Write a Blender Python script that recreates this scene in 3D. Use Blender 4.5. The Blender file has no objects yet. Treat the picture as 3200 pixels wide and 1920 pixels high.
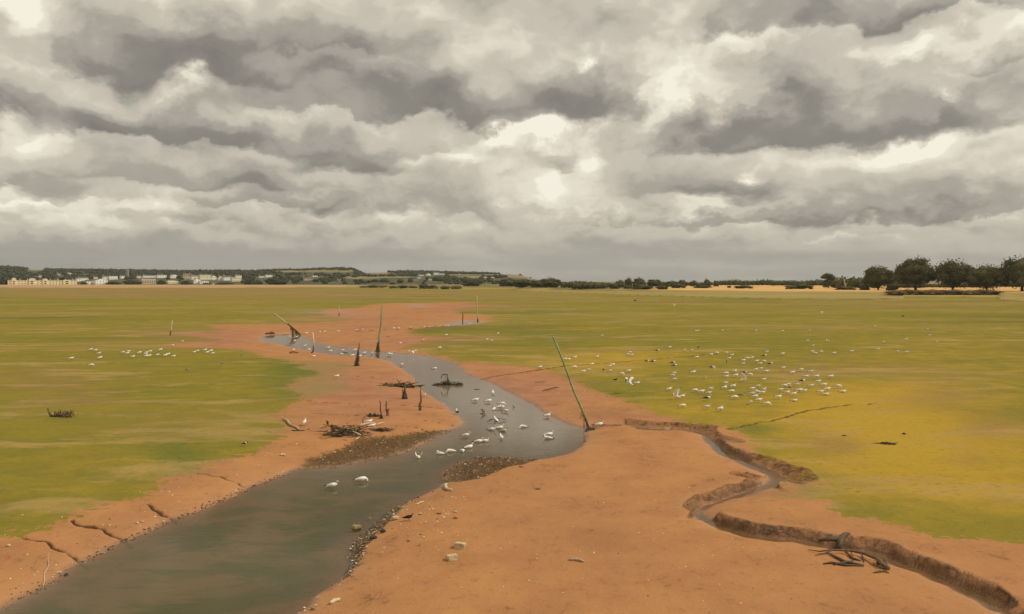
import bpy, bmesh, math, random
import numpy as np
from mathutils import Vector, Matrix

random.seed(7)
R = math.radians
scene = bpy.context.scene
COL = bpy.data.collections.new('scene'); scene.collection.children.link(COL)

# ------------------------------------------------------------------ camera
H = 9.3                      # the viewpoint stands this high over the mud
F = 2500.0                   # focal length, photograph pixels
HORIZON = 880.0
TH = math.atan((960 - HORIZON) / F)
CT, ST = math.cos(TH), math.sin(TH)
ZW = -0.38                   # water level in the creeks

cam_d = bpy.data.cameras.new('camera')
cam_d.sensor_width = 36; cam_d.lens = F / 3200 * 36
cam_d.clip_start = 0.5; cam_d.clip_end = 60000
cam = bpy.data.objects.new('camera', cam_d); scene.collection.objects.link(cam)
cam.location = (0, 0, H); cam.rotation_euler = (R(90) - TH, 0, 0)
scene.camera = cam

def ray(px, py):
    xc = (px - 1600) / F; yc = (960 - py) / F
    return xc, CT + yc * ST, -ST + yc * CT
def unz(px, py, z=0.0):
    dx, dy, dz = ray(px, py)
    t = (z - H) / dz
    return dx * t, dy * t
def at_depth(px, py, Y):
    dx, dy, dz = ray(px, py)
    t = Y / dy
    return Vector((dx * t, Y, H + dz * t))
def to_px(x, y, z):
    z = z - H
    f = y * CT - z * ST
    u = y * ST + z * CT
    return 1600 + F * x / f, 960 - F * u / f

# ------------------------------------------------------------------ helpers
def link(o, parent=None):
    COL.objects.link(o)
    if parent: o.parent = parent
    return o
def tag(o, label=None, cat=None, group=None, kind=None):
    if label: o['label'] = label
    if cat: o['category'] = cat
    if group: o['group'] = group
    if kind: o['kind'] = kind
    return o
def empty(name, loc=(0, 0, 0), rz=0):
    o = bpy.data.objects.new(name, None); o.empty_display_size = 0.2
    o.location = loc; o.rotation_euler.z = rz
    return link(o)

class MB:
    """collects shapes and links them as one mesh object"""
    def __init__(s): s.v = []; s.f = []; s.m = []
    def add(s, vs, fs, mat=0):
        b = len(s.v); s.v += [tuple(v) for v in vs]
        s.f += [tuple(i + b for i in f) for f in fs]; s.m += [mat] * len(fs)
    def tube(s, pts, rad, n=6, mat=0, cap=True):
        pts = [Vector(p) for p in pts]
        if not hasattr(rad, '__len__'): rad = [rad] * len(pts)
        vs = []; fs = []
        prev = None
        for i, p in enumerate(pts):
            t = (pts[min(i + 1, len(pts) - 1)] - pts[max(i - 1, 0)])
            t = t.normalized() if t.length > 1e-9 else Vector((0, 0, 1))
            a = t.cross(Vector((0, 0, 1)) if abs(t.z) < .9 else Vector((1, 0, 0))) if prev is None else prev - t * prev.dot(t)
            a.normalize(); prev = a; b = t.cross(a)
            for k in range(n):
                q = 2 * math.pi * k / n
                vs.append(p + (a * math.cos(q) + b * math.sin(q)) * rad[i])
        for i in range(len(pts) - 1):
            for k in range(n):
                k2 = (k + 1) % n
                fs.append((i * n + k, i * n + k2, (i + 1) * n + k2, (i + 1) * n + k))
        if cap:
            fs.append(tuple(range(n))[::-1]); fs.append(tuple((len(pts) - 1) * n + k for k in range(n)))
        s.add(vs, fs, mat)
    def box(s, x0, x1, y0, y1, z0, z1, mat=0):
        v = [(x0, y0, z0), (x1, y0, z0), (x1, y1, z0), (x0, y1, z0), (x0, y0, z1), (x1, y0, z1), (x1, y1, z1), (x0, y1, z1)]
        s.add(v, [(3, 2, 1, 0), (4, 5, 6, 7), (0, 1, 5, 4), (1, 2, 6, 5), (2, 3, 7, 6), (3, 0, 4, 7)], mat)
    def build(s, name, mats, parent=None, smooth=False):
        me = bpy.data.meshes.new(name)
        me.from_pydata(s.v, [], s.f); me.update()
        if not isinstance(mats, (list, tuple)): mats = [mats]
        for m in mats: me.materials.append(m)
        me.polygons.foreach_set('material_index', s.m)
        if smooth: me.polygons.foreach_set('use_smooth', [True] * len(s.f))
        return link(bpy.data.objects.new(name, me), parent)

def copy_tree(o, parent=None):
    c = o.copy(); COL.objects.link(c)
    if parent: c.parent = parent
    for ch in list(o.children): copy_tree(ch, c)
    return c

# value noise in numpy
def _hash(ix, iy, seed):
    h = (ix.astype(np.int64) * 374761393 + iy.astype(np.int64) * 668265263 + seed * 144665) & 0x7fffffff
    h = ((h ^ (h >> 13)) * 1274126177) & 0x7fffffff
    return ((h ^ (h >> 16)) & 0xffff) / 65535.0
def vnoise(x, y, seed=0):
    x = np.asarray(x, float); y = np.asarray(y, float)
    ix = np.floor(x); iy = np.floor(y); fx = x - ix; fy = y - iy
    fx = fx * fx * (3 - 2 * fx); fy = fy * fy * (3 - 2 * fy)
    a = _hash(ix, iy, seed); b = _hash(ix + 1, iy, seed); c = _hash(ix, iy + 1, seed); d = _hash(ix + 1, iy + 1, seed)
    return (a + (b - a) * fx) * (1 - fy) + (c + (d - c) * fx) * fy
def fbm(x, y, oct=4, seed=0):
    s = 0; a = .5; t = 0
    for i in range(oct):
        s = s + a * vnoise(x * 2 ** i + 17.3 * i, y * 2 ** i - 9.1 * i, seed + i); t += a; a *= .5
    return s / t * 2 - 1
def sstep(a, b, x):
    t = np.clip((x - a) / (b - a), 0, 1); return t * t * (3 - 2 * t)

# ------------------------------------------------------------------ materials
def nodes_of(name):
    m = bpy.data.materials.new(name); m.use_nodes = True
    nt = m.node_tree; nt.nodes.clear()
    return m, nt
class NT:
    """small wrapper for wiring nodes"""
    def __init__(s, nt): s.nt = nt
    def n(s, typ, **kw):
        nd = s.nt.nodes.new(typ)
        for k, v in kw.items(): setattr(nd, k, v)
        return nd
    def put(s, sock, v):
        if hasattr(v, 'links') or isinstance(v, bpy.types.NodeSocket): s.nt.links.new(v, sock)
        else: sock.default_value = v
    def math(s, op, a, b=None, c=None, clamp=False):
        nd = s.n('ShaderNodeMath', operation=op); nd.use_clamp = clamp
        s.put(nd.inputs[0], a)
        if b is not None: s.put(nd.inputs[1], b)
        if c is not None: s.put(nd.inputs[2], c)
        return nd.outputs[0]
    def vec(s, op, a, b=None, c=None):
        nd = s.n('ShaderNodeVectorMath', operation=op)
        s.put(nd.inputs[0], a)
        if b is not None: s.put(nd.inputs[1], b)
        if c is not None: s.put(nd.inputs[2], c)
        return nd.outputs[1] if op in ('DOT_PRODUCT', 'LENGTH') else nd.outputs[0]
    def mix(s, f, a, b):
        nd = s.n('ShaderNodeMix', data_type='RGBA'); nd.clamp_factor = True
        s.put(nd.inputs[0], f)
        s.put(nd.inputs[6], a if not isinstance(a, tuple) else (*a[:3], 1)); s.put(nd.inputs[7], b if not isinstance(b, tuple) else (*b[:3], 1))
        return nd.outputs[2]
    def ss(s, a, b, x):
        nd = s.n('ShaderNodeMapRange', interpolation_type='SMOOTHSTEP')
        s.put(nd.inputs[0], x); s.put(nd.inputs[1], a); s.put(nd.inputs[2], b)
        return nd.outputs[0]
    def noise(s, vec, scale, detail=4, rough=.55, dim='3D', dist=0):
        nd = s.n('ShaderNodeTexNoise', noise_dimensions=dim)
        s.put(nd.inputs['Vector'], vec); s.put(nd.inputs['Scale'], scale)
        nd.inputs['Detail'].default_value = detail; nd.inputs['Roughness'].default_value = rough
        nd.inputs['Distortion'].default_value = dist
        return nd
def simple(name, col, rough=.8, var=.25, scale=8.0, spec=.3, bump=0.0, col2=None, obj=True):
    m, nt = nodes_of(name); g = NT(nt)
    tc = g.n('ShaderNodeTexCoord')
    v = tc.outputs['Object']
    nz = g.noise(v, scale, 5, .6)
    c2 = col2 or tuple(c * (1 - var) for c in col)
    c1 = tuple(c * (1 + var * .5) for c in col) if not col2 else col
    f = g.ss(.3, .7, nz.outputs[0])
    cc = g.mix(f, c1, c2)
    p = g.n('ShaderNodeBsdfPrincipled'); g.put(p.inputs['Base Color'], cc)
    p.inputs['Roughness'].default_value = rough; p.inputs['Specular IOR Level'].default_value = spec
    if bump:
        b = g.n('ShaderNodeBump'); b.inputs['Distance'].default_value = bump; b.inputs['Strength'].default_value = .6
        g.put(b.inputs['Height'], nz.outputs[0]); nt.links.new(b.outputs[0], p.inputs['Normal'])
    o = g.n('ShaderNodeOutputMaterial'); nt.links.new(p.outputs[0], o.inputs[0])
    return m
M = {}
M['gull_white'] = simple('white_plumage', (.88, .86, .80), .85, .06, 20)
M['gull_grey'] = simple('grey_plumage', (.70, .68, .62), .85, .12, 20)
M['gull_black'] = simple('black_plumage', (.02, .02, .02), .7, .2, 20)
M['gull_slate'] = simple('slate_plumage', (.045, .042, .04), .8, .2, 20)
M['juv'] = simple('mottled_brown_plumage', (.42, .34, .25), .85, .5, 40, col2=(.16, .12, .085))
M['juv_head'] = simple('buff_plumage', (.55, .48, .38), .85, .3, 40)
M['bill'] = simple('yellow_bill', (.75, .42, .06), .5, .1, 20)
M['leg'] = simple('pink_leg', (.55, .30, .22), .6, .1, 20)
M['red_bill'] = simple('orange_bill', (.7, .16, .03), .5, .1, 20)
M['crow'] = simple('black_feather', (.012, .012, .014), .5, .3, 20)
M['weed'] = simple('dark_seaweed', (.075, .062, .028), .8, .5, 9, bump=.02)
M['wood_dark'] = simple('wet_dark_wood', (.115, .080, .047), .75, .5, 14, bump=.02)
M['wood_brown'] = simple('weathered_brown_wood', (.17, .105, .055), .85, .5, 14, bump=.01)
M['wood_pale'] = simple('bleached_wood', (.50, .36, .22), .85, .35, 14, bump=.01)
M['wood_cream'] = simple('pale_stripped_wood', (.62, .50, .32), .8, .3, 14)
M['pole_green'] = simple('algae_green_paint', (.36, .40, .20), .6, .4, 6, col2=(.16, .20, .08))
M['pole_pale'] = simple('pale_green_wood', (.48, .47, .26), .75, .35, 8)
M['stone_pale'] = simple('pale_limestone', (.56, .42, .25), .85, .3, 9, bump=.03)
M['stone_dark'] = simple('wet_dark_stone', (.05, .035, .025), .6, .4, 9, bump=.03)
M['stone_grey'] = simple('mossy_stone', (.34, .27, .13), .8, .5, 7, bump=.03, col2=(.12, .09, .04))
M['stone_red'] = simple('red_sandstone', (.40, .20, .10), .85, .4, 9, bump=.02)
M['pebble'] = simple('pebble_mix', (.16, .11, .06), .7, .6, 1.7, col2=(.05, .038, .02))
M['pebble_pale'] = simple('pale_pebble', (.55, .42, .27), .8, .4, 2.3, col2=(.25, .17, .10))
M['shell'] = simple('white_shell', (.75, .68, .55), .6, .2, 9)
# ------------------------------------------------------------------ outlines of the place (photograph pixels, laid on the ground)
def poly(pts, z=0.0): return np.array([unz(px, py, z) for px, py in pts])
MAIN = [(929,1920),(955,1901),(981,1872),(1040,1832),(1078,1800),(1091,1768),(1110,1707),(1123,1681),(1162,1642),(1220,1597),(1269,1571),(1330,1542),(1372,1526),
 (1391,1505),(1388,1476),(1431,1449),(1479,1433),(1560,1429),(1640,1437),(1680,1437),(1725,1432),(1780,1417),(1817,1398),(1832,1379),(1831,1350),(1828,1338),
 (1790,1328),(1745,1312),(1700,1290),(1660,1262),(1600,1231),(1544,1202),(1495,1182),(1457,1169),(1447,1153),(1415,1134),(1376,1124),(1330,1111),(1285,1106),
 (1188,1099),(1140,1095),(1091,1087),(1026,1082),(981,1069),(955,1056),(939,1048),(907,1045),(848,1048),(819,1053),(811,1059),(826,1071),(881,1080),(929,1092),
 (968,1098),(994,1105),(1059,1113),(1123,1118),(1182,1121),(1220,1131),(1250,1150),(1266,1163),(1288,1176),(1300,1202),(1318,1221),(1350,1241),(1392,1266),
 (1411,1283),(1434,1302),(1450,1318),(1444,1331),(1415,1344),(1382,1359),(1317,1391),(1285,1407),(1188,1433),(1123,1446),(1059,1459),(994,1464),(939,1466),
 (907,1475),(865,1494),(816,1514),(782,1525),(673,1576),(600,1605),(527,1631),(447,1667),(364,1704),(302,1736),(226,1773),(138,1835),(55,1875),(0,1904),(-80,1948),
 (-250,2060),(-700,2420),(-900,2700),(-200,2900),(420,2500),(700,2150),(850,1980)]
CREEK = [(1851,1328),(1934,1334),(2018,1341),(2100,1343),(2167,1349),(2195,1355),(2215,1370),(2237,1382),(2247,1393),(2264,1410),(2291,1422),(2322,1436),(2358,1454),
 (2393,1472),(2426,1486),(2444,1499),(2452,1507),(2423,1519),(2370,1538),(2316,1554),(2262,1568),(2229,1581),(2205,1599),(2200,1607),(2216,1618),(2240,1633),
 (2280,1649),(2329,1665),(2370,1674),(2423,1681),(2480,1689),(2540,1698),(2610,1708),(2691,1716),(2756,1737),(2788,1747),(2837,1765),(2885,1782),(2934,1801),
 (2982,1826),(3014,1834),(3047,1850),(3095,1867),(3124,1896),(3150,1911),(3235,1990),(3400,2150),(3800,2500),(3700,2560),(3330,2150),(3190,2000),(3121,1916),
 (3086,1906),(3047,1880),(2982,1849),(2966,1833),(2917,1817),(2869,1794),(2820,1778),(2772,1762),(2723,1741),(2691,1728),(2610,1717),(2529,1706),(2465,1696),
 (2400,1692),(2356,1685),(2302,1672),(2248,1657),(2216,1641),(2181,1628),(2160,1612),(2181,1595),(2208,1579),(2235,1569),(2275,1552),(2316,1539),(2356,1525),
 (2391,1512),(2410,1499),(2404,1493),(2391,1484),(2342,1465),(2289,1438),(2240,1417),(2210,1390),(2200,1375),(2189,1360),(2167,1354),(2100,1349),(2018,1347),
 (1934,1340),(1851,1332)]
RIM_Z = [(1851,1325),(1934,1330),(1984,1323),(2039,1319),(2122,1319),(2185,1328),(2240,1333),(2252,1352),(2247,1364),(2240,1377),(2246,1388),(2274,1406),(2310,1412),
 (2343,1428),(2383,1436),(2423,1447),(2458,1455),(2472,1482),(2468,1501),(2455,1508)]
RIM_B = [(2423,1519),(2370,1538),(2316,1554),(2262,1568),(2229,1581),(2208,1598),(2203,1608)]
RIM_C = [(2205,1607),(2235,1612),(2275,1628),(2329,1645),(2369,1653),(2423,1658),(2480,1660),(2518,1661),(2558,1670),(2599,1672),(2634,1663),(2655,1664),(2674,1680),
 (2700,1686),(2756,1708),(2804,1718),(2853,1743),(2917,1752),(2950,1759),(2982,1786),(3014,1806),(3047,1828),(3086,1845),(3111,1868),(3146,1894),(3180,1913),
 (3270,1990),(3440,2150),(3860,2500),(3700,2570)]
RIM_D = [(3330,2150),(3190,2000),(3121,1916),(3086,1906),(3047,1880),(2982,1849),(2966,1833),(2917,1817),(2869,1794),(2820,1778),(2772,1762),(2723,1741),(2691,1728),
 (2610,1717),(2529,1706),(2465,1696),(2400,1692),(2356,1685),(2302,1672),(2248,1657),(2216,1641),(2181,1628),(2158,1612)]
RIM_E = [(2150,1594),(2144,1580),(2178,1555),(2206,1540),(2240,1535),(2275,1513),(2296,1510),(2312,1520),(2356,1513),(2396,1497),(2404,1492)]
RIM_F = [(2391,1484),(2342,1465),(2289,1438),(2240,1417),(2210,1390),(2200,1375),(2189,1360),(2167,1354),(2100,1349),(2018,1347),(1934,1340),(1851,1332)]
CUTS = [poly(L_) for L_ in (RIM_Z, RIM_C, RIM_E)]; SOFTS = [poly(L_, ZW) for L_ in (RIM_B, RIM_D, RIM_F)]
P_MAIN = poly(MAIN, ZW); P_CREEK = poly(CREEK, ZW)
P_RIM = np.vstack([poly(RIM_Z), poly(RIM_B, ZW), poly(RIM_C), poly(RIM_D, ZW), poly(RIM_E), poly(RIM_F, ZW)])
POOL = [(1392,1017),(1410,1010),(1432,1006),(1470,1003),(1500,1004),(1512,1007),(1490,1010),(1450,1014),(1405,1018)]
P_POOL = poly(POOL, ZW)
MUD = [(0,1664),(62,1653),(146,1642),(196,1631),(226,1613),(247,1595),(327,1573),(429,1562),(466,1547),(491,1529),(506,1500),(527,1487),(615,1476),(633,1453),(680,1440),
 (800,1416),(858,1380),(897,1353),(894,1330),(881,1308),(907,1272),(907,1259),(949,1246),(929,1236),(897,1223),(897,1201),(923,1185),(981,1175),(994,1165),(939,1156),
 (936,1139),(923,1131),(865,1123),(832,1117),(816,1110),(790,1098),(700,1089),(600,1084),(520,1080),(560,1072),(690,1066),(610,1052),(560,1046),(680,1040),(700,1030),(640,1018),(740,1013),
 (799,1013),(939,1011),(994,1007),(1060,1004),(1117,1000),(1080,993),(1010,988),(988,976),(1042,966),(1123,961),(1165,949),(1285,947),(1414,945),(1470,944),(1490,948),(1440,952),(1544,953),(1479,961),
 (1431,967),(1443,979),(1500,982),(1540,986),(1525,1000),(1512,1010),(1414,1019),(1311,1030),(1300,1042),(1330,1050),(1415,1055),(1343,1065),(1253,1089),(1301,1096),(1350,1100),
 (1398,1113),(1463,1126),(1528,1139),(1600,1144),(1690,1150),(1723,1159),(1746,1172),(1800,1194),(1843,1214),(1891,1227),(1956,1249),(2001,1275),(2053,1295),(2118,1311),
 (2198,1324),(2270,1335),(2292,1340),(2332,1351),(2329,1367),(2332,1389),(2356,1416),(2378,1435),(2437,1443),(2477,1451),(2510,1467),(2520,1483),(2515,1502),(2485,1516),
 (2480,1543),(2520,1559),(2572,1561),(2585,1575),(2625,1599),(2693,1613),(2723,1616),(2788,1629),(2869,1646),(2917,1671),(2982,1668),(3111,1684),(3200,1694),(3400,1720),
 (4200,1850),(5200,2000),(5200,5000),(-2600,5000),(-2600,2100),(-1200,1880),(-400,1740)]
P_MUD = poly(MUD)
BARS = [poly(p, ZW) for p in (
 [(925,1468),(1059,1461),(1188,1435),(1285,1409),(1317,1393),(1395,1358),(1425,1342),(1350,1350),(1250,1366),(1180,1374),(1100,1393),(1000,1432)],
 [(1060,1792),(1083,1740),(1098,1690),(1136,1642),(1188,1602),(1235,1574),(1258,1590),(1214,1640),(1184,1676),(1152,1716),(1122,1768),(1088,1812)],
 [(1380,1510),(1388,1476),(1431,1449),(1479,1433),(1560,1430),(1690,1436),(1640,1461),(1570,1482),(1500,1507),(1440,1512)])]
CRACKS = [(p, d, w) for p, d, w in (
 ([(60,1673),(120,1681),(189,1703),(262,1731),(270,1735)], .12, .10),
 ([(225,1624),(255,1636),(298,1640),(364,1658),(404,1672)], .12, .10),
 ([(455,1565),(491,1580),(520,1592),(545,1600)], .12, .10),
 ([(618,1478),(691,1485),(764,1505)], .08, .08),
 ([(955,1252),(1040,1257),(1101,1261),(1140,1266)], .10, .12),
 ([(970,1289),(1049,1295),(1123,1298)], .09, .11),
 ([(1201,1264),(1285,1265),(1382,1269)], .08, .10),
 ([(1230,1308),(1330,1311),(1415,1317)], .08, .10),
 ([(1228,1326),(1300,1332),(1350,1338),(1420,1342)], .08, .10),
 ([(1065,1372),(1110,1379),(1140,1390)], .08, .10),
 ([(1120,1176),(1200,1180),(1290,1187)], .05, .08),
 ([(1486,1176),(1540,1172),(1600,1166),(1690,1152),(1762,1142),(1850,1137),(1923,1132),(2053,1121),(2202,1107),(2290,1104)], .22, .45),
 ([(2275,1341),(2292,1337),(2340,1326),(2400,1317),(2448,1304),(2513,1283),(2594,1270),(2660,1262)], .16, .22),
 ([(1100,1035),(1180,1031),(1300,1025),(1390,1017)], .16, .5),
 ([(2705,1262),(2740,1258)], .1, .15),
)]
P_CRACK = [(poly(p), d, w) for p, d, w in CRACKS]
EDGE = [(-4000,897),(-800,898),(0,900),(300,901),(800,900),(1090,898),(1119,899),(1255,903),(1380,904),(1600,905),(1655,912),(1855,919),(2018,925),(2218,931),(2473,936),(2700,937),(2818,936),
 (2826,929),(3000,930),(3115,931),(3125,938),(3200,945),(3500,953),(5200,965)]
_ex = np.array([(p[0] - 1600) / F for p in EDGE]); _ey = np.array([unz(p[0], p[1])[1] for p in EDGE])
def edge_y(x, y): return np.interp(x / np.maximum(y, 1), _ex, _ey)

def seg_dist(px, py, P, closed=True):
    d2 = np.full(px.shape, 1e18)
    n = len(P)
    for i in range(n if closed else n - 1):
        ax, ay = P[i]; bx, by = P[(i + 1) % n]
        vx, vy = bx - ax, by - ay
        L = vx * vx + vy * vy + 1e-12
        t = np.clip(((px - ax) * vx + (py - ay) * vy) / L, 0, 1)
        dx = px - ax - t * vx; dy = py - ay - t * vy
        np.minimum(d2, dx * dx + dy * dy, out=d2)
    return np.sqrt(d2)
def inside(px, py, P):
    c = np.zeros(px.shape, bool); n = len(P)
    for i in range(n):
        ax, ay = P[i]; bx, by = P[(i + 1) % n]
        if ay == by: continue
        m = ((ay > py) != (by > py)) & (px < (bx - ax) * (py - ay) / (by - ay) + ax)
        c ^= m
    return c
def sdf(px, py, P, pad=None):
    """signed distance, positive inside; far outside the box a plain large number"""
    px = np.asarray(px, float); py = np.asarray(py, float)
    if pad is None:
        d = seg_dist(px, py, P); return np.where(inside(px, py, P), d, -d)
    out = np.full(px.shape, -pad)
    lo = P.min(0) - pad; hi = P.max(0) + pad
    m = (px > lo[0]) & (px < hi[0]) & (py > lo[1]) & (py < hi[1])
    if m.any():
        d = seg_dist(px[m], py[m], P)
        out[m] = np.where(inside(px[m], py[m], P), d, -np.minimum(d, pad))
    return out

# hill skyline: (px, py), ridge this far off
SKY = [(-1600,850),(-900,842),(-400,836),(0,834),(50,836),(100,842),(150,843),(250,844),(350,845),(480,847),(600,848),(700,848),(800,848),(860,844),(945,844),(980,841),(1060,839),(1100,840),(1118,847),(1128,852),
 (1180,851),(1240,850),(1330,849),(1400,852),(1530,855),(1600,857),(1630,859),(1650,866),(1680,874),(1705,879),(1730,883)]
_sx = np.array([(p[0] - 1600) / F for p in SKY]); HILL_Y = 2600.0
_sz = np.array([H + (HORIZON - p[1]) / F * HILL_Y * 1.0 - 1.5 for p in SKY])
def hill_z(x, y):
    a = x / np.maximum(y, 1)
    ridge = np.interp(a, _sx, _sz, right=-6)
    t = np.clip((y - 1480) / (HILL_Y - 1480), 0, 1)
    z = 2.4 + (ridge - 2.4) * t ** .85
    z = np.where(y > HILL_Y, 2.4 + (ridge - 2.4) * np.clip(1 - (y - HILL_Y) / 900, 0, 1), z)
    m = sstep(0.05, 0.035, a) if False else np.where(a < .054, 1.0, 0.0)
    z = z + 2.2 * fbm(x / 120, y / 160, 3, 5) * np.sin(np.pi * np.clip(t, 0, 1)) * m
    return np.where(y < 1480, -5, z)

def land(x, y):
    """everything but the creeks"""
    e = edge_y(x, y); s = y - e
    s = s + 6 * fbm(x / 25, y / 60, 3, 11)
    z = 0.55 * sstep(0, 4, s) + .3 * sstep(0, 40, s) + 1.95 * sstep(45, 115, s) + 1.5 * sstep(130, 700, s)
    z = z + np.where(s > 0, .25 * fbm(x / 14, y / 30, 3, 3) * sstep(0, 60, s), 0)
    z = z + .045 * fbm(x / 6, y / 6, 3, 21) * sstep(5, 25, y) + .012 * fbm(x / .8, y / .8, 3, 22)
    return z, s

def ground(x, y, full=False):
    x = np.asarray(x, float); y = np.asarray(y, float)
    near = y < 420
    z, s = land(x, y)
    wx = x + np.where(near, .10 * fbm(x / .7, y / .7, 3, 31) + .16 * fbm(x / 1.8, y / 1.8, 2, 33), 0)
    wy = y + np.where(near, .16 * fbm(x / .7, y / .9, 3, 41) + .22 * fbm(x / 1.8, y / 2.2, 2, 43), 0)
    dm = sdf(wx, wy, P_MAIN, 14.0)
    dp = sdf(x, y, P_POOL, 14.0)
    dc = sdf(wx, wy, P_CREEK, 6.0)
    dr = sdf(wx, wy, P_RIM, 6.0)
    D = -ZW
    lam = 1.5 + .6 * fbm(x / 5, y / 5, 2, 51)
    d1 = np.maximum(dm, dp * .3)
    o1 = -D * np.exp(np.minimum(d1, 0) / lam) * .86 - .14 * D * np.exp(np.minimum(d1, 0) / .15)
    i1 = -.30 * (1 - np.exp(-np.maximum(d1, 0) / 1.6)) - .03 * sstep(0, .3, d1)
    i1 = i1 * (1 - .72 * sstep(72, 100, y))
    h1 = np.where(d1 > 0, ZW + i1, o1)
    bar = np.zeros(x.shape)
    for B in BARS:
        bar = np.maximum(bar, sstep(-.5, .8, sdf(wx, wy, B, 3.0)))
    h1 = np.where(d1 > 0, h1, h1 * (1 - bar) + bar * (ZW + .05 + .05 * fbm(x / .6, y / .6, 2, 61)))
    # narrow creek: a cut bank where the rim stands clear of the water, a soft bar elsewhere
    outw = np.maximum(-dc, 0)
    dcut = np.full(x.shape, 9.0); dbar = np.full(x.shape, 9.0)
    mm = dc > -5.9
    if mm.any():
        xm, ym = wx[mm], wy[mm]
        dcut[mm] = np.minimum.reduce([seg_dist(xm, ym, L_, False) for L_ in CUTS])
        dbar[mm] = np.minimum.reduce([seg_dist(xm, ym, L_, False) for L_ in SOFTS])
    kap = np.where(dr > 0, 1.0, sstep(-.05, .10, dbar - dcut))
    bar2 = -D * np.exp(-outw / .9)
    slump = .34 + 1.3 * sstep(.35, .75, vnoise(x / 1.7, y / 2.6, 91))
    t = np.clip(outw / np.maximum(outw + np.maximum(dr, 0), slump), 0, 1)
    rough = .10 * fbm(x / .35, y / .35, 3, 71) + .12 * fbm(x / 1.1, y / 1.1, 2, 72)
    wall = ZW + (D + .02 * np.exp(-np.maximum(-dr, 0) / .8)) * t ** .6 + rough * np.sin(np.pi * t) * 1.2
    wall = wall + .5 * rough * np.exp(np.minimum(dr, 0) / .4) * (t >= 1)
    h2 = np.where(dc > 0, ZW - .10 * sstep(0, .3, dc), kap * wall + (1 - kap) * bar2)
    lip = 0.0
    h = np.minimum(h1, h2 + lip)
    h = np.where(y < 420, z * np.clip(1 + h / D, 0, 1) + h, z)
    ck = np.zeros(x.shape)
    for P, dep, w in P_CRACK:
        lo = P.min(0) - 4 * w - 1; hi = P.max(0) + 4 * w + 1
        m = (x > lo[0]) & (x < hi[0]) & (y > lo[1]) & (y < hi[1])
        if m.any():
            xm = x[m]; ym = y[m]
            d = seg_dist(xm + .15 * fbm(xm / .5, ym / .5, 2, 81), ym + .25 * fbm(xm / .6, ym / .6, 2, 82), P, False)
            q = np.exp(-(d / (w * .60)) ** 2) * np.clip(sstep(.05, .4, vnoise(xm / .6, ym / .6, 83)) + .25, 0, 1)
            ck[m] = np.maximum(ck[m], q); h[m] -= dep * q
    if not full: return h
    return h, dict(s=s, dm=d1, dc=dc, dr=dr, bar=bar, crack=ck, t=np.where((kap > .5) & (dc < 0), t, 0))
def gz(x, y):
    a = np.array([x]); b = np.array([y])
    return float(np.maximum(ground(a, b), hill_z(a, b))[0])
def hit(px, py, up=0.0):
    """the ground point seen at a pixel"""
    z = 0.0
    for _ in range(6):
        x, y = unz(px, py, min(z + up, H - .5))
        if y > 3400: y = 3400
        z = .5 * z + .5 * gz(x, y)
    return Vector((x, y, gz(x, y)))
def hit_far(px, py, y0=1400, y1=2590):
    """first far-off slope point under a pixel"""
    dx, dy, dz = ray(px, py)
    for Y in np.arange(y0, y1, 8.0):
        t = Y / dy; z = H + dz * t
        if z <= gz(dx * t, Y) + .3: return Vector((dx * t, Y, gz(dx * t, Y)))
    Y = y1; return Vector((dx / dy * Y, Y, gz(dx / dy * Y, Y)))

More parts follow.
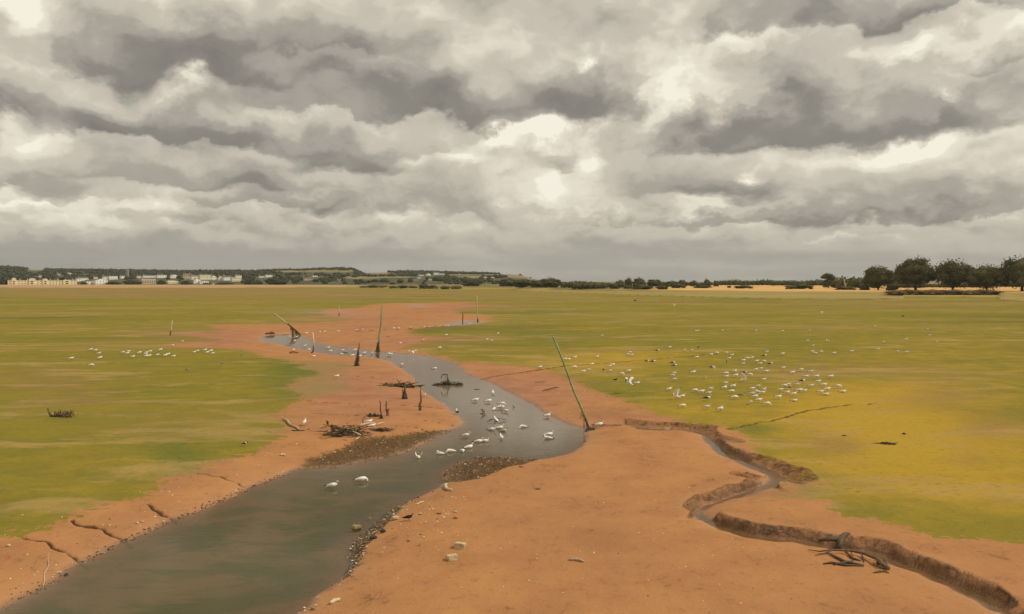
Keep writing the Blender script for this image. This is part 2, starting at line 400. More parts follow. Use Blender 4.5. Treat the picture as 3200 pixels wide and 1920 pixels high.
# ------------------------------------------------------------------ ground sheet
def build_ground():
    rows = [float(v) for v in np.geomspace(9000, 2010, 50)]
    rows += list(np.arange(2000, 1720, -3.5)) + list(np.arange(1720, 1280, -1.8)) + list(np.arange(1280, 1000, -2.0)) + list(np.arange(1000, 886, -1.0))
    ys = [unz(1600, r)[1] for r in rows] + [4600, 6000, 9000, 14000]
    ys = [-60.0, -15.0] + ys
    cols = [float(v) for v in np.arange(-60, 3261, 4)]
    ext = list(np.geomspace(6, 7000, 60))
    cols = [-60 - e for e in ext[::-1]] + cols + [3260 + e for e in ext]
    tx = (np.array(cols) - 1600) / F
    Y = np.array(ys)
    GX = np.outer(np.maximum(Y, 6.0), tx); GY = np.repeat(Y[:, None], len(tx), 1)
    x = GX.ravel(); y = GY.ravel()
    h, A = ground(x, y, True)
    nr, nc = GX.shape
    co = np.column_stack([x, y, h]).astype(np.float32)
    def grid_mesh(name, co, keep=None):
        i = np.arange(nr - 1)[:, None] * nc + np.arange(nc - 1)[None, :]
        q = np.stack([i, i + 1, i + nc + 1, i + nc], -1).reshape(-1, 4)
        if keep is not None:
            q = q[keep[q].any(1)]
            used = np.unique(q); mp = np.full(len(co), -1); mp[used] = np.arange(len(used))
            q = mp[q]; co = co[used]
        else: used = None
        me = bpy.data.meshes.new(name)
        me.vertices.add(len(co)); me.vertices.foreach_set('co', co.ravel())
        me.loops.add(q.size); me.loops.foreach_set('vertex_index', q.ravel().astype(np.int32))
        me.polygons.add(len(q)); me.polygons.foreach_set('loop_start', np.arange(0, q.size, 4, dtype=np.int32))
        me.polygons.foreach_set('loop_total', np.full(len(q), 4, np.int32))
        me.polygons.foreach_set('use_smooth', np.ones(len(q), bool))
        me.update(calc_edges=True); me.validate()
        return me, used
    me, _ = grid_mesh('mudflat', co)
    dcam = np.sqrt(x * x + y * y)
    px, py = to_px(x, np.maximum(y, 4), 0)
    dmud = sdf(x, y, P_MUD)
    mud = np.clip(dmud / (.45 + .011 * dcam), -3, 3) * .25 + .5
    # algae tint: places where it is yellow, places where it is deeper green (photographed ground patches)
    def blobs(L):
        v = np.zeros(x.shape)
        for cx, cy, rx, ry, a in L: v += a * np.exp(-((px - cx) / rx) ** 2 - ((py - cy) / ry) ** 2)
        return v
    yel = blobs([(2850,1400,520,200,.75),(2700,1260,300,70,.35),(2100,1290,260,40,.35),(1800,1145,300,40,.45),(2000,1110,260,25,.35),(3000,1100,500,90,.25),(2150,1215,250,60,.2),(1800,1027,220,6,.6),(250,1480,420,90,.22),(700,1200,160,60,.15),(2200,1400,120,60,.3),(3150,1560,200,80,.3)])
    grn = blobs([(880,1180,110,60,.45),(560,1430,130,80,.6),(300,1320,400,50,.3),(2480,1530,120,60,.5),(2700,1620,160,25,.4),(1700,1050,260,30,.55),(1700,975,260,14,.5),(900,1000,300,20,.3),(1200,940,350,8,.5),(2400,1070,400,30,.25),(150,1000,300,30,.25),(2350,1340,90,25,.6),(1950,1210,200,40,.4),(1000,1165,110,40,.5),(1030,1212,110,22,.6),(960,1235,80,20,.4),(1040,1140,140,16,.5),(940,1290,60,30,.3),(880,1060,120,14,.2),(1130,975,120,12,.3),(1060,1075,200,8,.2)])
    brn = blobs([(500,915,900,16,1.0),(2900,955,400,14,.6),(1500,925,500,8,.5),(2700,1140,400,40,.35),(3000,1200,260,60,.35),(150,1190,260,60,.5),(250,1260,260,40,.35),(3100,1330,180,60,.6),(2620,1400,130,40,.4),(3020,1440,140,40,.45),(2900,1250,200,30,.4),(2450,1180,200,40,.3),(2150,948,500,10,.4),(2600,1380,150,60,.25),(500,1045,200,25,.6),(700,1060,150,40,.6),(1000,990,150,15,.5),(1500,960,200,18,.6),(1450,1060,200,12,.6),(1300,1075,200,10,.5),(1750,1090,300,8,.3),(1130,1230,230,120,.8),(1620,1215,260,80,.8),(2000,1310,200,30,.5),(1150,1010,300,60,.5)])
    wet = np.maximum(np.exp(np.minimum(A['dm'], 0) / .5), np.exp(np.minimum(A['dc'], 0) / .35))
    wet = np.maximum(wet, np.clip(blobs([(1300,956,40,5,1.0),(990,976,130,7,.7),(1100,985,80,8,.4),(1450,1008,70,8,.6)]), 0, 1))
    under = sstep(0, .3, ZW - h)
    s = A['s']
    pcol = px
    marsh = sstep(0, 3, s) * sstep(1000, 1140, pcol)
    sand = sstep(0, 8, s) * (1 - sstep(1060, 1180, pcol))
    straw = sstep(105, 125, s) * sstep(1950, 2150, pcol) * (1 - sstep(620, 700, s))
    heath = sstep(38, 46, s) * (1 - sstep(104, 120, s)) * sstep(2740, 2800, pcol) * (1 - sstep(3080, 3160, pcol))
    scrub = sstep(60, 90, s) * (1 - sstep(1900, 2100, pcol)) * sstep(1060, 1180, pcol)
    step_ = np.exp(-((s - 1.5) / 2.2) ** 2) * sstep(1060, 1180, pcol)
    def attr(name, *ch):
        a = me.color_attributes.new(name, 'FLOAT_COLOR', 'POINT')
        arr = np.ones((len(x), 4), np.float32)
        for i, c in enumerate(ch): arr[:, i] = c
        a.data.foreach_set('color', arr.ravel())
    attr('patch', mud, np.clip(yel, 0, 1), np.clip(grn, 0, 1), np.clip(brn, 0, 1))
    attr('damp', np.clip(wet, 0, 1), A['crack'], np.maximum(A['bar'], 0), under)
    attr('shore', marsh, sand, straw, scrub)
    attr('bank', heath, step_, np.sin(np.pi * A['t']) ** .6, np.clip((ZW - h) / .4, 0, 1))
    o = tag(link(bpy.data.objects.new('mudflat', me)), kind='structure')
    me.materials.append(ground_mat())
    # water sheet wherever the bed lies below water level
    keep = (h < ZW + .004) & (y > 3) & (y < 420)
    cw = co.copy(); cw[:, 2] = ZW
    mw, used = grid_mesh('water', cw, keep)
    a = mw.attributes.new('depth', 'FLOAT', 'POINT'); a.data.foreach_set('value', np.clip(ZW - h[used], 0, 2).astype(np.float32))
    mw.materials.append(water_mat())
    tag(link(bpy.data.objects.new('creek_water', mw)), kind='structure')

def ground_mat():
    m, nt = nodes_of('estuary_ground'); g = NT(nt)
    geo = g.n('ShaderNodeNewGeometry'); pos = geo.outputs['Position']
    nsep = g.n('ShaderNodeSeparateXYZ'); nt.links.new(geo.outputs['Normal'], nsep.inputs[0])
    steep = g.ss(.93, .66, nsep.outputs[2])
    def att(n):
        a = g.n('ShaderNodeAttribute', attribute_name=n); sp = g.n('ShaderNodeSeparateColor')
        nt.links.new(a.outputs['Color'], sp.inputs[0]); return sp.outputs[0], sp.outputs[1], sp.outputs[2], a.outputs['Alpha']
    mud, yel, grn, brn = att('patch'); wet, crack, bar, under = att('damp')
    marsh, sand, straw, scrub = att('shore'); heath, stp, wall, dep = att('bank')
    ln = lambda v: v
    big = g.noise(pos, .05, 6, .6).outputs[0]; mid = g.noise(pos, .35, 6, .65).outputs[0]
    sm = g.noise(pos, 2.2, 6, .65).outputs[0]; fine = g.noise(pos, 14, 4, .7).outputs[0]
    strv = g.vec('MULTIPLY', pos, (.16, .45, 1.0)); streak = g.noise(strv, .55, 7, .65, dist=.4).outputs[0]
    far = g.vec('MULTIPLY', pos, (.012, .035, 1.0)); fstreak = g.noise(far, 1.0, 8, .62, dist=.3).outputs[0]
    # mud against algae
    e = g.math('ADD', mud, g.math('MULTIPLY', g.math('SUBTRACT', g.math('ADD', g.math('ADD', mid, streak), g.math('MULTIPLY', sm, 1.5)), 1.75), .85))
    e = g.math('ADD', e, g.math('MULTIPLY', g.math('SUBTRACT', fstreak, .5), 1.0))
    f_mud = g.ss(.475, .525, e)
    # bare patches out on the algae and algae films on the mud
    bare = g.math('MULTIPLY', g.ss(.525, .62, g.math('ADD', g.math('MULTIPLY', streak, .6), g.math('MULTIPLY', fstreak, .45))), .72)
    mudc = g.mix(g.ss(.3, .7, mid), (.455, .222, .088), (.375, .180, .077))
    mudc = g.mix(g.math('MULTIPLY', g.ss(.45, .75, big), .5), mudc, (.36, .185, .092))
    mudc = g.mix(g.math('MULTIPLY', g.ss(.55, .72, sm), .45), mudc, (.235, .105, .045))
    rid = g.math('ABSOLUTE', g.math('SUBTRACT', g.noise(g.vec('MULTIPLY', pos, (.55, .35, 1)), 1.0, 6, .6, dist=.6).outputs[0], .5))
    rill = g.math('MULTIPLY', g.ss(.022, .004, rid), g.ss(.50, .62, mid))
    mudc = g.mix(g.math('MULTIPLY', rill, .35), mudc, (.17, .078, .034))
    mudc = g.mix(g.math('MULTIPLY', g.ss(.53, .68, big), .45), mudc, (.265, .125, .056))
    spk = g.noise(pos, 9, 3, .6).outputs[0]
    mudc = g.mix(g.math('MULTIPLY', g.ss(.64, .72, spk), .55), mudc, (.17, .085, .04))
    mudc = g.mix(g.math('MULTIPLY', g.ss(.60, .70, fine), .35), mudc, (.52, .29, .13))
    film = g.math('MULTIPLY', g.ss(.56, .70, g.math('ADD', g.math('MULTIPLY', streak, .7), g.math('MULTIPLY', mid, .35))), g.math('SUBTRACT', 1.0, g.ss(.5, 1.1, mud)))
    mudc = g.mix(g.math('MULTIPLY', film, .7), mudc, (.27, .19, .075))
    mudc = g.mix(g.math('MULTIPLY', g.ss(.1, .9, brn), .85), mudc, g.mix(g.ss(.35, .65, mid), (.40, .190, .108), (.325, .155, .090)))
    gfilm = g.ss(.25, .75, g.math('ADD', grn, g.math('MULTIPLY', g.math('SUBTRACT', g.math('ADD', streak, sm), 1.0), 1.4)))
    mudc = g.mix(g.math('MULTIPLY', gfilm, .65), mudc, (.24, .19, .08))
    alg = g.mix(g.ss(.38, .62, streak), (.238, .190, .030), (.162, .150, .029))
    alg = g.mix(g.ss(.42, .7, mid), alg, (.262, .205, .027))
    ye = g.math('ADD', yel, g.math('MULTIPLY', g.math('SUBTRACT', g.math('ADD', streak, mid), 1.0), .7))
    alg = g.mix(g.math('MULTIPLY', g.ss(.08, .75, ye), .95), alg, (.430, .272, .036))
    gr = g.math('ADD', grn, g.math('MULTIPLY', g.math('SUBTRACT', g.math('ADD', streak, sm), 1.0), .6))
    alg = g.mix(g.math('MULTIPLY', g.ss(.12, .8, gr), .85), alg, (.115, .14, .03))
    br = g.math('ADD', brn, g.math('MULTIPLY', g.math('SUBTRACT', g.math('ADD', fstreak, streak), 1.0), .9))
    alg = g.mix(g.math('MULTIPLY', g.ss(.15, .8, br), .8), alg, (.265, .168, .066))
    alg = g.mix(g.math('MULTIPLY', g.ss(.60, .66, fstreak), .5), alg, (.36, .235, .095))
    alg = g.mix(g.math('MULTIPLY', g.ss(.40, .34, fstreak), .5), alg, (.105, .10, .028))
    alg = g.mix(bare, alg, (.40, .27, .095))
    alg = g.mix(g.math('MULTIPLY', g.ss(.50, .72, sm), .30), alg, (.115, .10, .022))
    tuft = g.noise(pos, 5.5, 4, .7).outputs[0]
    alg = g.mix(g.math('MULTIPLY', g.ss(.50, .78, tuft), .28), alg, (.105, .095, .020))
    alg = g.mix(g.math('MULTIPLY', g.ss(.60, .70, g.noise(pos, 1.1, 5, .7).outputs[0]), .45), alg, (.33, .235, .10))
    alg = g.mix(g.math('MULTIPLY', g.ss(.52, .64, fstreak), .45), alg, (.23, .165, .05))
    alg = g.mix(g.math('MULTIPLY', g.ss(.46, .36, fstreak), .5), alg, (.17, .145, .034))
    alg = g.mix(g.math('MULTIPLY', g.ss(.56, .7, fine), .25), alg, (.36, .28, .07))
    c = g.mix(f_mud, alg, mudc)
    c = g.mix(g.math('MULTIPLY', g.ss(.12, .7, crack), .92), c, (.085, .042, .019))
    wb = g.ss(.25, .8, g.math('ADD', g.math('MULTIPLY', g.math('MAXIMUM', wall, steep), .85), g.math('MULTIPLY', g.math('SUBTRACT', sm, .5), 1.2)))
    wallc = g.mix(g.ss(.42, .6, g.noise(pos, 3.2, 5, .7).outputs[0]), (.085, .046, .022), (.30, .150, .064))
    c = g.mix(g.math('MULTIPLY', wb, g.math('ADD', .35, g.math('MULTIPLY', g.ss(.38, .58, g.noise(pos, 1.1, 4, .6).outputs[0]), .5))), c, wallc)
    c = g.mix(g.math('MULTIPLY', g.ss(.55, 1.0, wet), .55), c, (.20, .105, .048))
    grav = g.mix(g.ss(.42, .6, g.noise(pos, 5, 4, .7).outputs[0]), (.085, .062, .028), (.185, .108, .046))
    c = g.mix(g.math('MULTIPLY', g.ss(.25, .7, g.math('ADD', bar, g.math('MULTIPLY', g.math('SUBTRACT', g.math('ADD', sm, mid), 1.0), 1.6))), .8), c, grav)
    # bed under the water
    bed = g.mix(g.ss(.42, .62, g.noise(g.vec('MULTIPLY', pos, (.5, .9, 1)), 1.0, 6, .65, dist=.5).outputs[0]), (.075, .082, .028), (.17, .105, .048))
    bed = g.mix(g.ss(.1, .5, dep), (.20, .115, .05), bed)
    c = g.mix(under, c, bed)
    # marsh, sand, straw
    mc = g.mix(g.ss(.35, .7, fstreak), (.34, .255, .085), (.26, .205, .07))
    mc = g.mix(g.math('MULTIPLY', g.ss(.5, .7, streak), .6), mc, (.42, .32, .13))
    c = g.mix(marsh, c, mc)
    sc = g.mix(g.ss(.4, .7, g.noise(far, 2.0, 6, .6).outputs[0]), (.46, .29, .155), (.36, .235, .10))
    c = g.mix(sand, c, sc)
    c = g.mix(g.math('MULTIPLY', scrub, g.ss(.35, .6, fstreak)), c, (.14, .115, .045))
    stc = g.mix(g.ss(.4, .65, fstreak), (.66, .40, .15), (.52, .31, .11))
    c = g.mix(straw, c, stc)
    c = g.mix(heath, c, g.mix(g.ss(.4, .6, streak), (.12, .078, .038), (.18, .13, .055)))
    c = g.mix(g.math('MULTIPLY', g.math('MULTIPLY', stp, .9), g.ss(.38, .58, streak)), c, (.07, .05, .02))
    p = g.n('ShaderNodeBsdfPrincipled'); g.put(p.inputs['Base Color'], c)
    rg = g.math('SUBTRACT', .85, g.math('MULTIPLY', g.ss(.4, 1.0, wet), .5))
    g.put(p.inputs['Roughness'], rg)
    g.put(p.inputs['Specular IOR Level'], g.math('ADD', .02, g.math('MULTIPLY', wet, .45)))
    hgt = g.math('ADD', g.math('MULTIPLY', sm, .07), g.math('MULTIPLY', fine, .03))
    hgt = g.math('ADD', hgt, g.math('MULTIPLY', g.noise(pos, 4.5, 5, .7).outputs[0], g.math('MULTIPLY', g.math('ADD', wall, bar), .40)))
    b = g.n('ShaderNodeBump'); b.inputs['Strength'].default_value = .8; b.inputs['Distance'].default_value = 1.0
    g.put(b.inputs['Height'], hgt); nt.links.new(b.outputs[0], p.inputs['Normal'])
    o = g.n('ShaderNodeOutputMaterial'); nt.links.new(p.outputs[0], o.inputs[0])
    return m

def water_mat():
    m, nt = nodes_of('creek_water'); g = NT(nt)
    pos = g.n('ShaderNodeNewGeometry').outputs['Position']
    d = g.n('ShaderNodeAttribute', attribute_name='depth').outputs['Fac']
    murk = g.math('SUBTRACT', 1.0, g.math('POWER', 2.718, g.math('MULTIPLY', d, -4.0)))
    tr = g.n('ShaderNodeBsdfTransparent'); tr.inputs[0].default_value = (.97, .95, .90, 1)
    df = g.n('ShaderNodeBsdfDiffuse')
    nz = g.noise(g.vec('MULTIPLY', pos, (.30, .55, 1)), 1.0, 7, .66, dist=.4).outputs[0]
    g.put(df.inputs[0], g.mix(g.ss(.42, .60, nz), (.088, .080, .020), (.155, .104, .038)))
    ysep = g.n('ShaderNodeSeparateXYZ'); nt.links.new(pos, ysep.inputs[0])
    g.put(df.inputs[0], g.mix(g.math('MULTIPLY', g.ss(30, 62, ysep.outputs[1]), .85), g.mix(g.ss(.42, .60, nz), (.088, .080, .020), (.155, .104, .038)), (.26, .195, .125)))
    mx = g.n('ShaderNodeMixShader'); g.put(mx.inputs[0], murk); nt.links.new(tr.outputs[0], mx.inputs[1]); nt.links.new(df.outputs[0], mx.inputs[2])
    gl = g.n('ShaderNodeBsdfGlossy'); gl.inputs['Roughness'].default_value = .04
    fr = g.n('ShaderNodeFresnel'); fr.inputs[0].default_value = 1.33
    w1 = g.noise(g.vec('MULTIPLY', pos, (1.0, 2.6, 1)), 2.0, 3, .5).outputs[0]
    w2 = g.noise(g.vec('MULTIPLY', pos, (1.0, 2.0, 1)), 9.0, 2, .5).outputs[0]
    b = g.n('ShaderNodeBump'); b.inputs['Strength'].default_value = .35; b.inputs['Distance'].default_value = 1
    g.put(b.inputs['Height'], g.math('ADD', g.math('MULTIPLY', w1, .010), g.math('MULTIPLY', w2, .0022)))
    nt.links.new(b.outputs[0], gl.inputs['Normal']); nt.links.new(b.outputs[0], fr.inputs['Normal'])
    m2 = g.n('ShaderNodeMixShader'); g.put(m2.inputs[0], g.math('MULTIPLY', fr.outputs[0], .82)); nt.links.new(mx.outputs[0], m2.inputs[1]); nt.links.new(gl.outputs[0], m2.inputs[2])
    o = g.n('ShaderNodeOutputMaterial'); nt.links.new(m2.outputs[0], o.inputs[0])
    return m
build_ground()
# ------------------------------------------------------------------ sky and sun
SUN_EL, SUN_AZ = R(46), R(97)          # to the right, through thin cloud
def build_sky():
    w = bpy.data.worlds.new('World'); scene.world = w; w.use_nodes = True
    nt = w.node_tree; nt.nodes.clear(); g = NT(nt)
    d = g.n('ShaderNodeTexCoord').outputs['Generated']
    sp = g.n('ShaderNodeSeparateXYZ'); nt.links.new(d, sp.inputs[0])
    az = g.math('ARCTAN2', sp.outputs[0], sp.outputs[1])
    el = g.math('ARCSINE', sp.outputs[2])
    elp = g.math('ADD', g.math('MAXIMUM', el, 0.0), .07)
    c0 = g.n('ShaderNodeCombineXYZ'); g.put(c0.inputs[0], az); g.put(c0.inputs[1], el)
    A0 = c0.outputs[0]
    lowf = g.ss(.16, .05, el)
    def warp(sc, det, ro):
        n = g.noise(g.vec('MULTIPLY', A0, sc), 1.0, det, ro, '2D').outputs[1]
        return g.vec('SUBTRACT', n, (.5, .5, .5))
    wmix = g.n('ShaderNodeMix', data_type='VECTOR'); g.put(wmix.inputs[0], lowf); g.put(wmix.inputs[4], warp((9, 12.5, 1), 7, .56)); g.put(wmix.inputs[5], warp((17, 30, 1), 6, .56))
    wm = g.n('ShaderNodeVectorMath', operation='SCALE'); nt.links.new(wmix.outputs[1], wm.inputs[0]); g.put(wm.inputs['Scale'], g.math('MINIMUM', elp, .26))
    wv = g.vec('MULTIPLY', wm.outputs[0], (.62, .40, 0))
    A = g.vec('ADD', A0, wv)
    Aw = g.vec('ADD', A0, g.vec('MULTIPLY', wv, (.45, .45, 0)))
    def cloud(dx, dy, det):
        o = []
        for sc in ((7.0, 11.0, 1), (14.0, 27.0, 1)):
            o.append(g.noise(g.vec('ADD', g.vec('MULTIPLY', Aw, sc), (dx, dy, 0)), 1.0, det, .52, '2D').outputs[0])
        m_ = g.n('ShaderNodeMix', data_type='FLOAT'); g.put(m_.inputs[0], lowf); g.put(m_.inputs[2], o[0]); g.put(m_.inputs[3], o[1])
        return m_.outputs[0]
    def ang(px, py): return math.atan((px - 1600) / F), math.atan((HORIZON - py) / F)
    dark = [(582,268,330,150,.85),(323,308,140,90,.45),(1035,185,240,110,.42),(1230,362,430,120,.85),(356,480,240,75,.68),(711,482,260,95,.55),(1100,532,220,95,.72),
     (1358,470,140,55,.35),(650,598,330,62,.68),(194,662,130,60,.58),(776,650,250,42,.5),(1000,668,120,60,.42),(1345,668,210,90,.52),(580,690,85,25,.3),(20,632,60,50,.4),(15,428,120,90,.45),
     (1794,368,190,165,.80),(1697,520,75,62,.55),(2473,462,420,130,1.0),(2246,424,220,85,.35),(2570,128,420,130,.60),(2246,165,60,60,.45),(3055,470,210,170,.5),(3140,272,130,60,.32),
     (2182,622,240,62,.5),(2350,640,100,50,.3),(2700,695,340,85,.5),(2214,706,300,30,.42),(3020,695,250,52,.45),(1920,690,250,34,.3),(2635,515,120,40,.3),(2900,140,200,60,.3)]
    lite = [(563,336,60,45,.45),(1565,410,75,42,.6),(1455,368,70,18,.45),(65,490,120,45,.35),(0,130,70,110,.35),(390,35,330,60,.22),(1455,487,140,40,.38),(40,672,130,22,.35),(390,655,100,18,.3),
     (200,722,260,28,.28),(1787,188,40,20,.45),(2150,260,190,110,.38),(2340,165,90,32,.3),(2040,362,65,95,.42),(2848,252,160,45,.5),(3120,170,110,60,.3),(2970,356,55,15,.35),(1650,412,55,60,.5),
     (1815,480,65,50,.4),(1680,560,60,60,.4),(2363,582,32,14,.5),(2830,512,210,36,.38),(2246,647,150,22,.35),(3087,582,160,30,.28),(2880,422,60,22,.35),(2700,757,360,10,.28),(3000,775,300,10,.2),(1750,600,120,50,.2)]
    def blob(cx, cy, rx, ru, a, k):
        a0, e0 = ang(cx, cy); e1 = ang(cx, cy - ru)[1] - e0; r = rx / F
        q = g.vec('MULTIPLY_ADD', A, (1 / r, 1 / e1, 0), (-a0 / r, -e0 / e1, 0))
        q = g.vec('MAXIMUM', q, g.vec('MULTIPLY', q, (-1, -k, 0)))
        dd = g.vec('DOT_PRODUCT', q, q)
        return g.math('MULTIPLY', g.math('EXPONENT', g.math('MULTIPLY', dd, -1.0)), a)
    tot = None
    for b in dark:
        x = blob(*b, 5.0); tot = x if tot is None else g.math('ADD', tot, x)
    soft = blob(450, 805, 560, 50, .55, 1.0); tot = g.math('ADD', tot, soft)
    tot = g.math('ADD', g.math('MULTIPLY', tot, .45), g.math('MULTIPLY', g.ss(.12, .9, tot), .55))
    lt = None
    for b in lite:
        x = blob(*b, 1.0); lt = x if lt is None else g.math('ADD', lt, x)
    n1 = cloud(0, 0, 7); n2 = cloud(.04, .30, 5)
    relief = g.math('MULTIPLY', g.math('SUBTRACT', n1, n2), .95)      # tops of the heaps are lighter than their bases
    lum = g.math('ADD', .70, g.math('MULTIPLY', g.math('SUBTRACT', .5, n1), .28))
    lum = g.math('ADD', lum, relief)
    lum = g.math('SUBTRACT', lum, g.math('MULTIPLY', g.math('MINIMUM', tot, 1.1), .54))
    lum = g.math('ADD', lum, g.math('MULTIPLY', lt, .78))
    hz = g.ss(.085, .015, el)
    hn = g.noise(g.vec('MULTIPLY', A0, (4.0, 40.0, 1)), 1.0, 5, .5, '2D').outputs[0]
    hl = g.math('ADD', .49, g.math('MULTIPLY', g.math('SUBTRACT', hn, .5), .55))
    hl = g.math('SUBTRACT', hl, g.math('MULTIPLY', soft, .28))
    mixl = g.n('ShaderNodeMix', data_type='FLOAT'); g.put(mixl.inputs[0], g.math('MULTIPLY', hz, .85)); g.put(mixl.inputs[2], lum); g.put(mixl.inputs[3], hl)
    lum = mixl.outputs[0]
    rp = g.n('ShaderNodeValToRGB'); g.put(rp.inputs[0], lum)
    cr = rp.color_ramp; cr.interpolation = 'EASE'
    st = [(0.0, (.185, .174, .154)), (.22, (.262, .240, .200)), (.45, (.405, .368, .308)), (.68, (.605, .548, .450)), (.88, (.83, .765, .625)), (1.0, (.98, .92, .78))]
    while len(cr.elements) < len(st): cr.elements.new(.5)
    for e, (p_, c_) in zip(cr.elements, st): e.position = p_; e.color = (*c_, 1)
    col = g.mix(g.math('MULTIPLY', hz, .45), rp.outputs[0], (.345, .352, .328))
    # the real sky colour shows a little through the cloud
    sky = g.n('ShaderNodeTexSky', sky_type='NISHITA'); sky.sun_disc = False; sky.sun_elevation = SUN_EL; sky.sun_rotation = SUN_AZ
    b1 = g.n('ShaderNodeBackground'); nt.links.new(sky.outputs[0], b1.inputs[0]); b1.inputs[1].default_value = .06
    b2 = g.n('ShaderNodeBackground'); nt.links.new(col, b2.inputs[0]); b2.inputs[1].default_value = 1.0
    mx = g.n('ShaderNodeMixShader'); mx.inputs[0].default_value = .93
    nt.links.new(b1.outputs[0], mx.inputs[1]); nt.links.new(b2.outputs[0], mx.inputs[2])
    o = g.n('ShaderNodeOutputWorld'); nt.links.new(mx.outputs[0], o.inputs[0])
    L = bpy.data.lights.new('sun', 'SUN'); L.energy = 2.6; L.angle = R(7); L.color = (1, .93, .80)
    so = bpy.data.objects.new('sun', L); scene.collection.objects.link(so)
    dv = Vector((math.sin(SUN_AZ) * math.cos(SUN_EL), math.cos(SUN_AZ) * math.cos(SUN_EL), math.sin(SUN_EL)))
    so.rotation_euler = dv.to_track_quat('Z', 'Y').to_euler()
    so.location = dv * 100
build_sky()
scene.world.cycles.sampling_method = 'MANUAL'; scene.world.cycles.sample_map_resolution = 256
scene.view_settings.view_transform = 'Standard'; scene.view_settings.look = 'None'
scene.view_settings.exposure = 0; scene.view_settings.gamma = 1

# the thin haze over the estuary
def build_haze():
    mb = MB(); mb.box(-3700, 3700, -80, 3650, -3, 95)
    m, nt = nodes_of('haze'); g = NT(nt)
    v = g.n('ShaderNodeVolumePrincipled'); v.inputs['Color'].default_value = (.92, .93, .86, 1); v.inputs['Density'].default_value = 0.00005; v.inputs['Anisotropy'].default_value = .2
    o = g.n('ShaderNodeOutputMaterial'); nt.links.new(v.outputs[0], o.inputs['Volume'])
    tag(mb.build('haze', m), kind='stuff')
build_haze()
scene.cycles.volume_bounces = 0
# ------------------------------------------------------------------ hills across the estuary
def leaf_mat(name, c1, c2, c3):
    m, nt = nodes_of(name); g = NT(nt)
    tc = g.n('ShaderNodeTexCoord').outputs['Object']
    oi = g.n('ShaderNodeObjectInfo').outputs['Random']
    off = g.n('ShaderNodeCombineXYZ'); g.put(off.inputs[0], g.math('MULTIPLY', oi, 50.0))
    v = g.vec('ADD', tc, off.outputs[0])
    a = g.noise(v, .35, 4, .6).outputs[0]; b = g.noise(v, 1.6, 3, .6).outputs[0]
    c = g.mix(g.ss(.38, .62, a), c1, c2); c = g.mix(g.math('MULTIPLY', g.ss(.5, .7, b), .6), c, c3)
    p = g.n('ShaderNodeBsdfPrincipled'); g.put(p.inputs['Base Color'], c); p.inputs['Roughness'].default_value = .9; p.inputs['Specular IOR Level'].default_value = .15
    t = g.n('ShaderNodeBsdfTranslucent'); g.put(t.inputs[0], c)
    mx = g.n('ShaderNodeMixShader'); mx.inputs[0].default_value = .18
    nt.links.new(p.outputs[0], mx.inputs[1]); nt.links.new(t.outputs[0], mx.inputs[2])
    o = g.n('ShaderNodeOutputMaterial'); nt.links.new(mx.outputs[0], o.inputs[0])
    return m
M['oak_leaf'] = leaf_mat('dark_oak_leaf', (.085, .088, .034), (.135, .125, .048), (.19, .165, .07))
M['oak_leaf2'] = leaf_mat('olive_oak_leaf', (.105, .11, .036), (.15, .14, .046), (.20, .175, .065))
M['bush_leaf'] = leaf_mat('bush_leaf', (.070, .080, .032), (.11, .112, .042), (.15, .14, .058))
M['bush_leaf2'] = leaf_mat('scrub_leaf', (.085, .085, .034), (.13, .115, .045), (.18, .15, .06))
M['wood_far'] = leaf_mat('far_woodland', (.040, .050, .028), (.060, .066, .034), (.085, .085, .042))
M['bark'] = simple('oak_bark', (.055, .045, .03), .9, .4, 3)
M['heath'] = leaf_mat('heath_leaf', (.15, .10, .048), (.20, .145, .062), (.26, .195, .085))

def hill_mat():
    m, nt = nodes_of('hill_fields'); g = NT(nt)
    pos = g.n('ShaderNodeNewGeometry').outputs['Position']
    a = g.n('ShaderNodeAttribute', attribute_name='field').outputs['Fac']
    n = g.noise(g.vec('MULTIPLY', pos, (.012, .006, .02)), 1.0, 5, .6).outputs[0]
    f = g.noise(g.vec('MULTIPLY', pos, (.05, .02, .1)), 1.0, 4, .6).outputs[0]
    c = g.mix(g.ss(.4, .6, n), (.060, .070, .034), (.105, .098, .045))
    c = g.mix(g.math('MULTIPLY', g.ss(.5, .65, f), .4), c, (.16, .13, .07))
    c = g.mix(a, c, g.mix(g.ss(.4, .6, n), (.27, .20, .10), (.20, .165, .075)))
    p = g.n('ShaderNodeBsdfPrincipled'); g.put(p.inputs['Base Color'], c); p.inputs['Roughness'].default_value = .95; p.inputs['Specular IOR Level'].default_value = .1
    o = g.n('ShaderNodeOutputMaterial'); nt.links.new(p.outputs[0], o.inputs[0]); return m
FIELDS = [(110,842,30,4),(905,847,50,4),(1020,846.5,85,5),(1060,848,40,4),(1180,853,55,4.5),(1130,868,60,4),(1620,864,36,6),(1560,857,60,2.5),(1450,858,60,3),(1230,866,60,3),(1665,871,22,4),(700,862,20,3),(1480,866,50,3)]
def field_mask(px, py):
    m = np.zeros(np.shape(px))
    for cx, cy, rx, ry in FIELDS: m = np.maximum(m, sstep(1.15, .85, np.sqrt(((px - cx) / rx) ** 2 + ((py - cy) / ry) ** 2)))
    return m
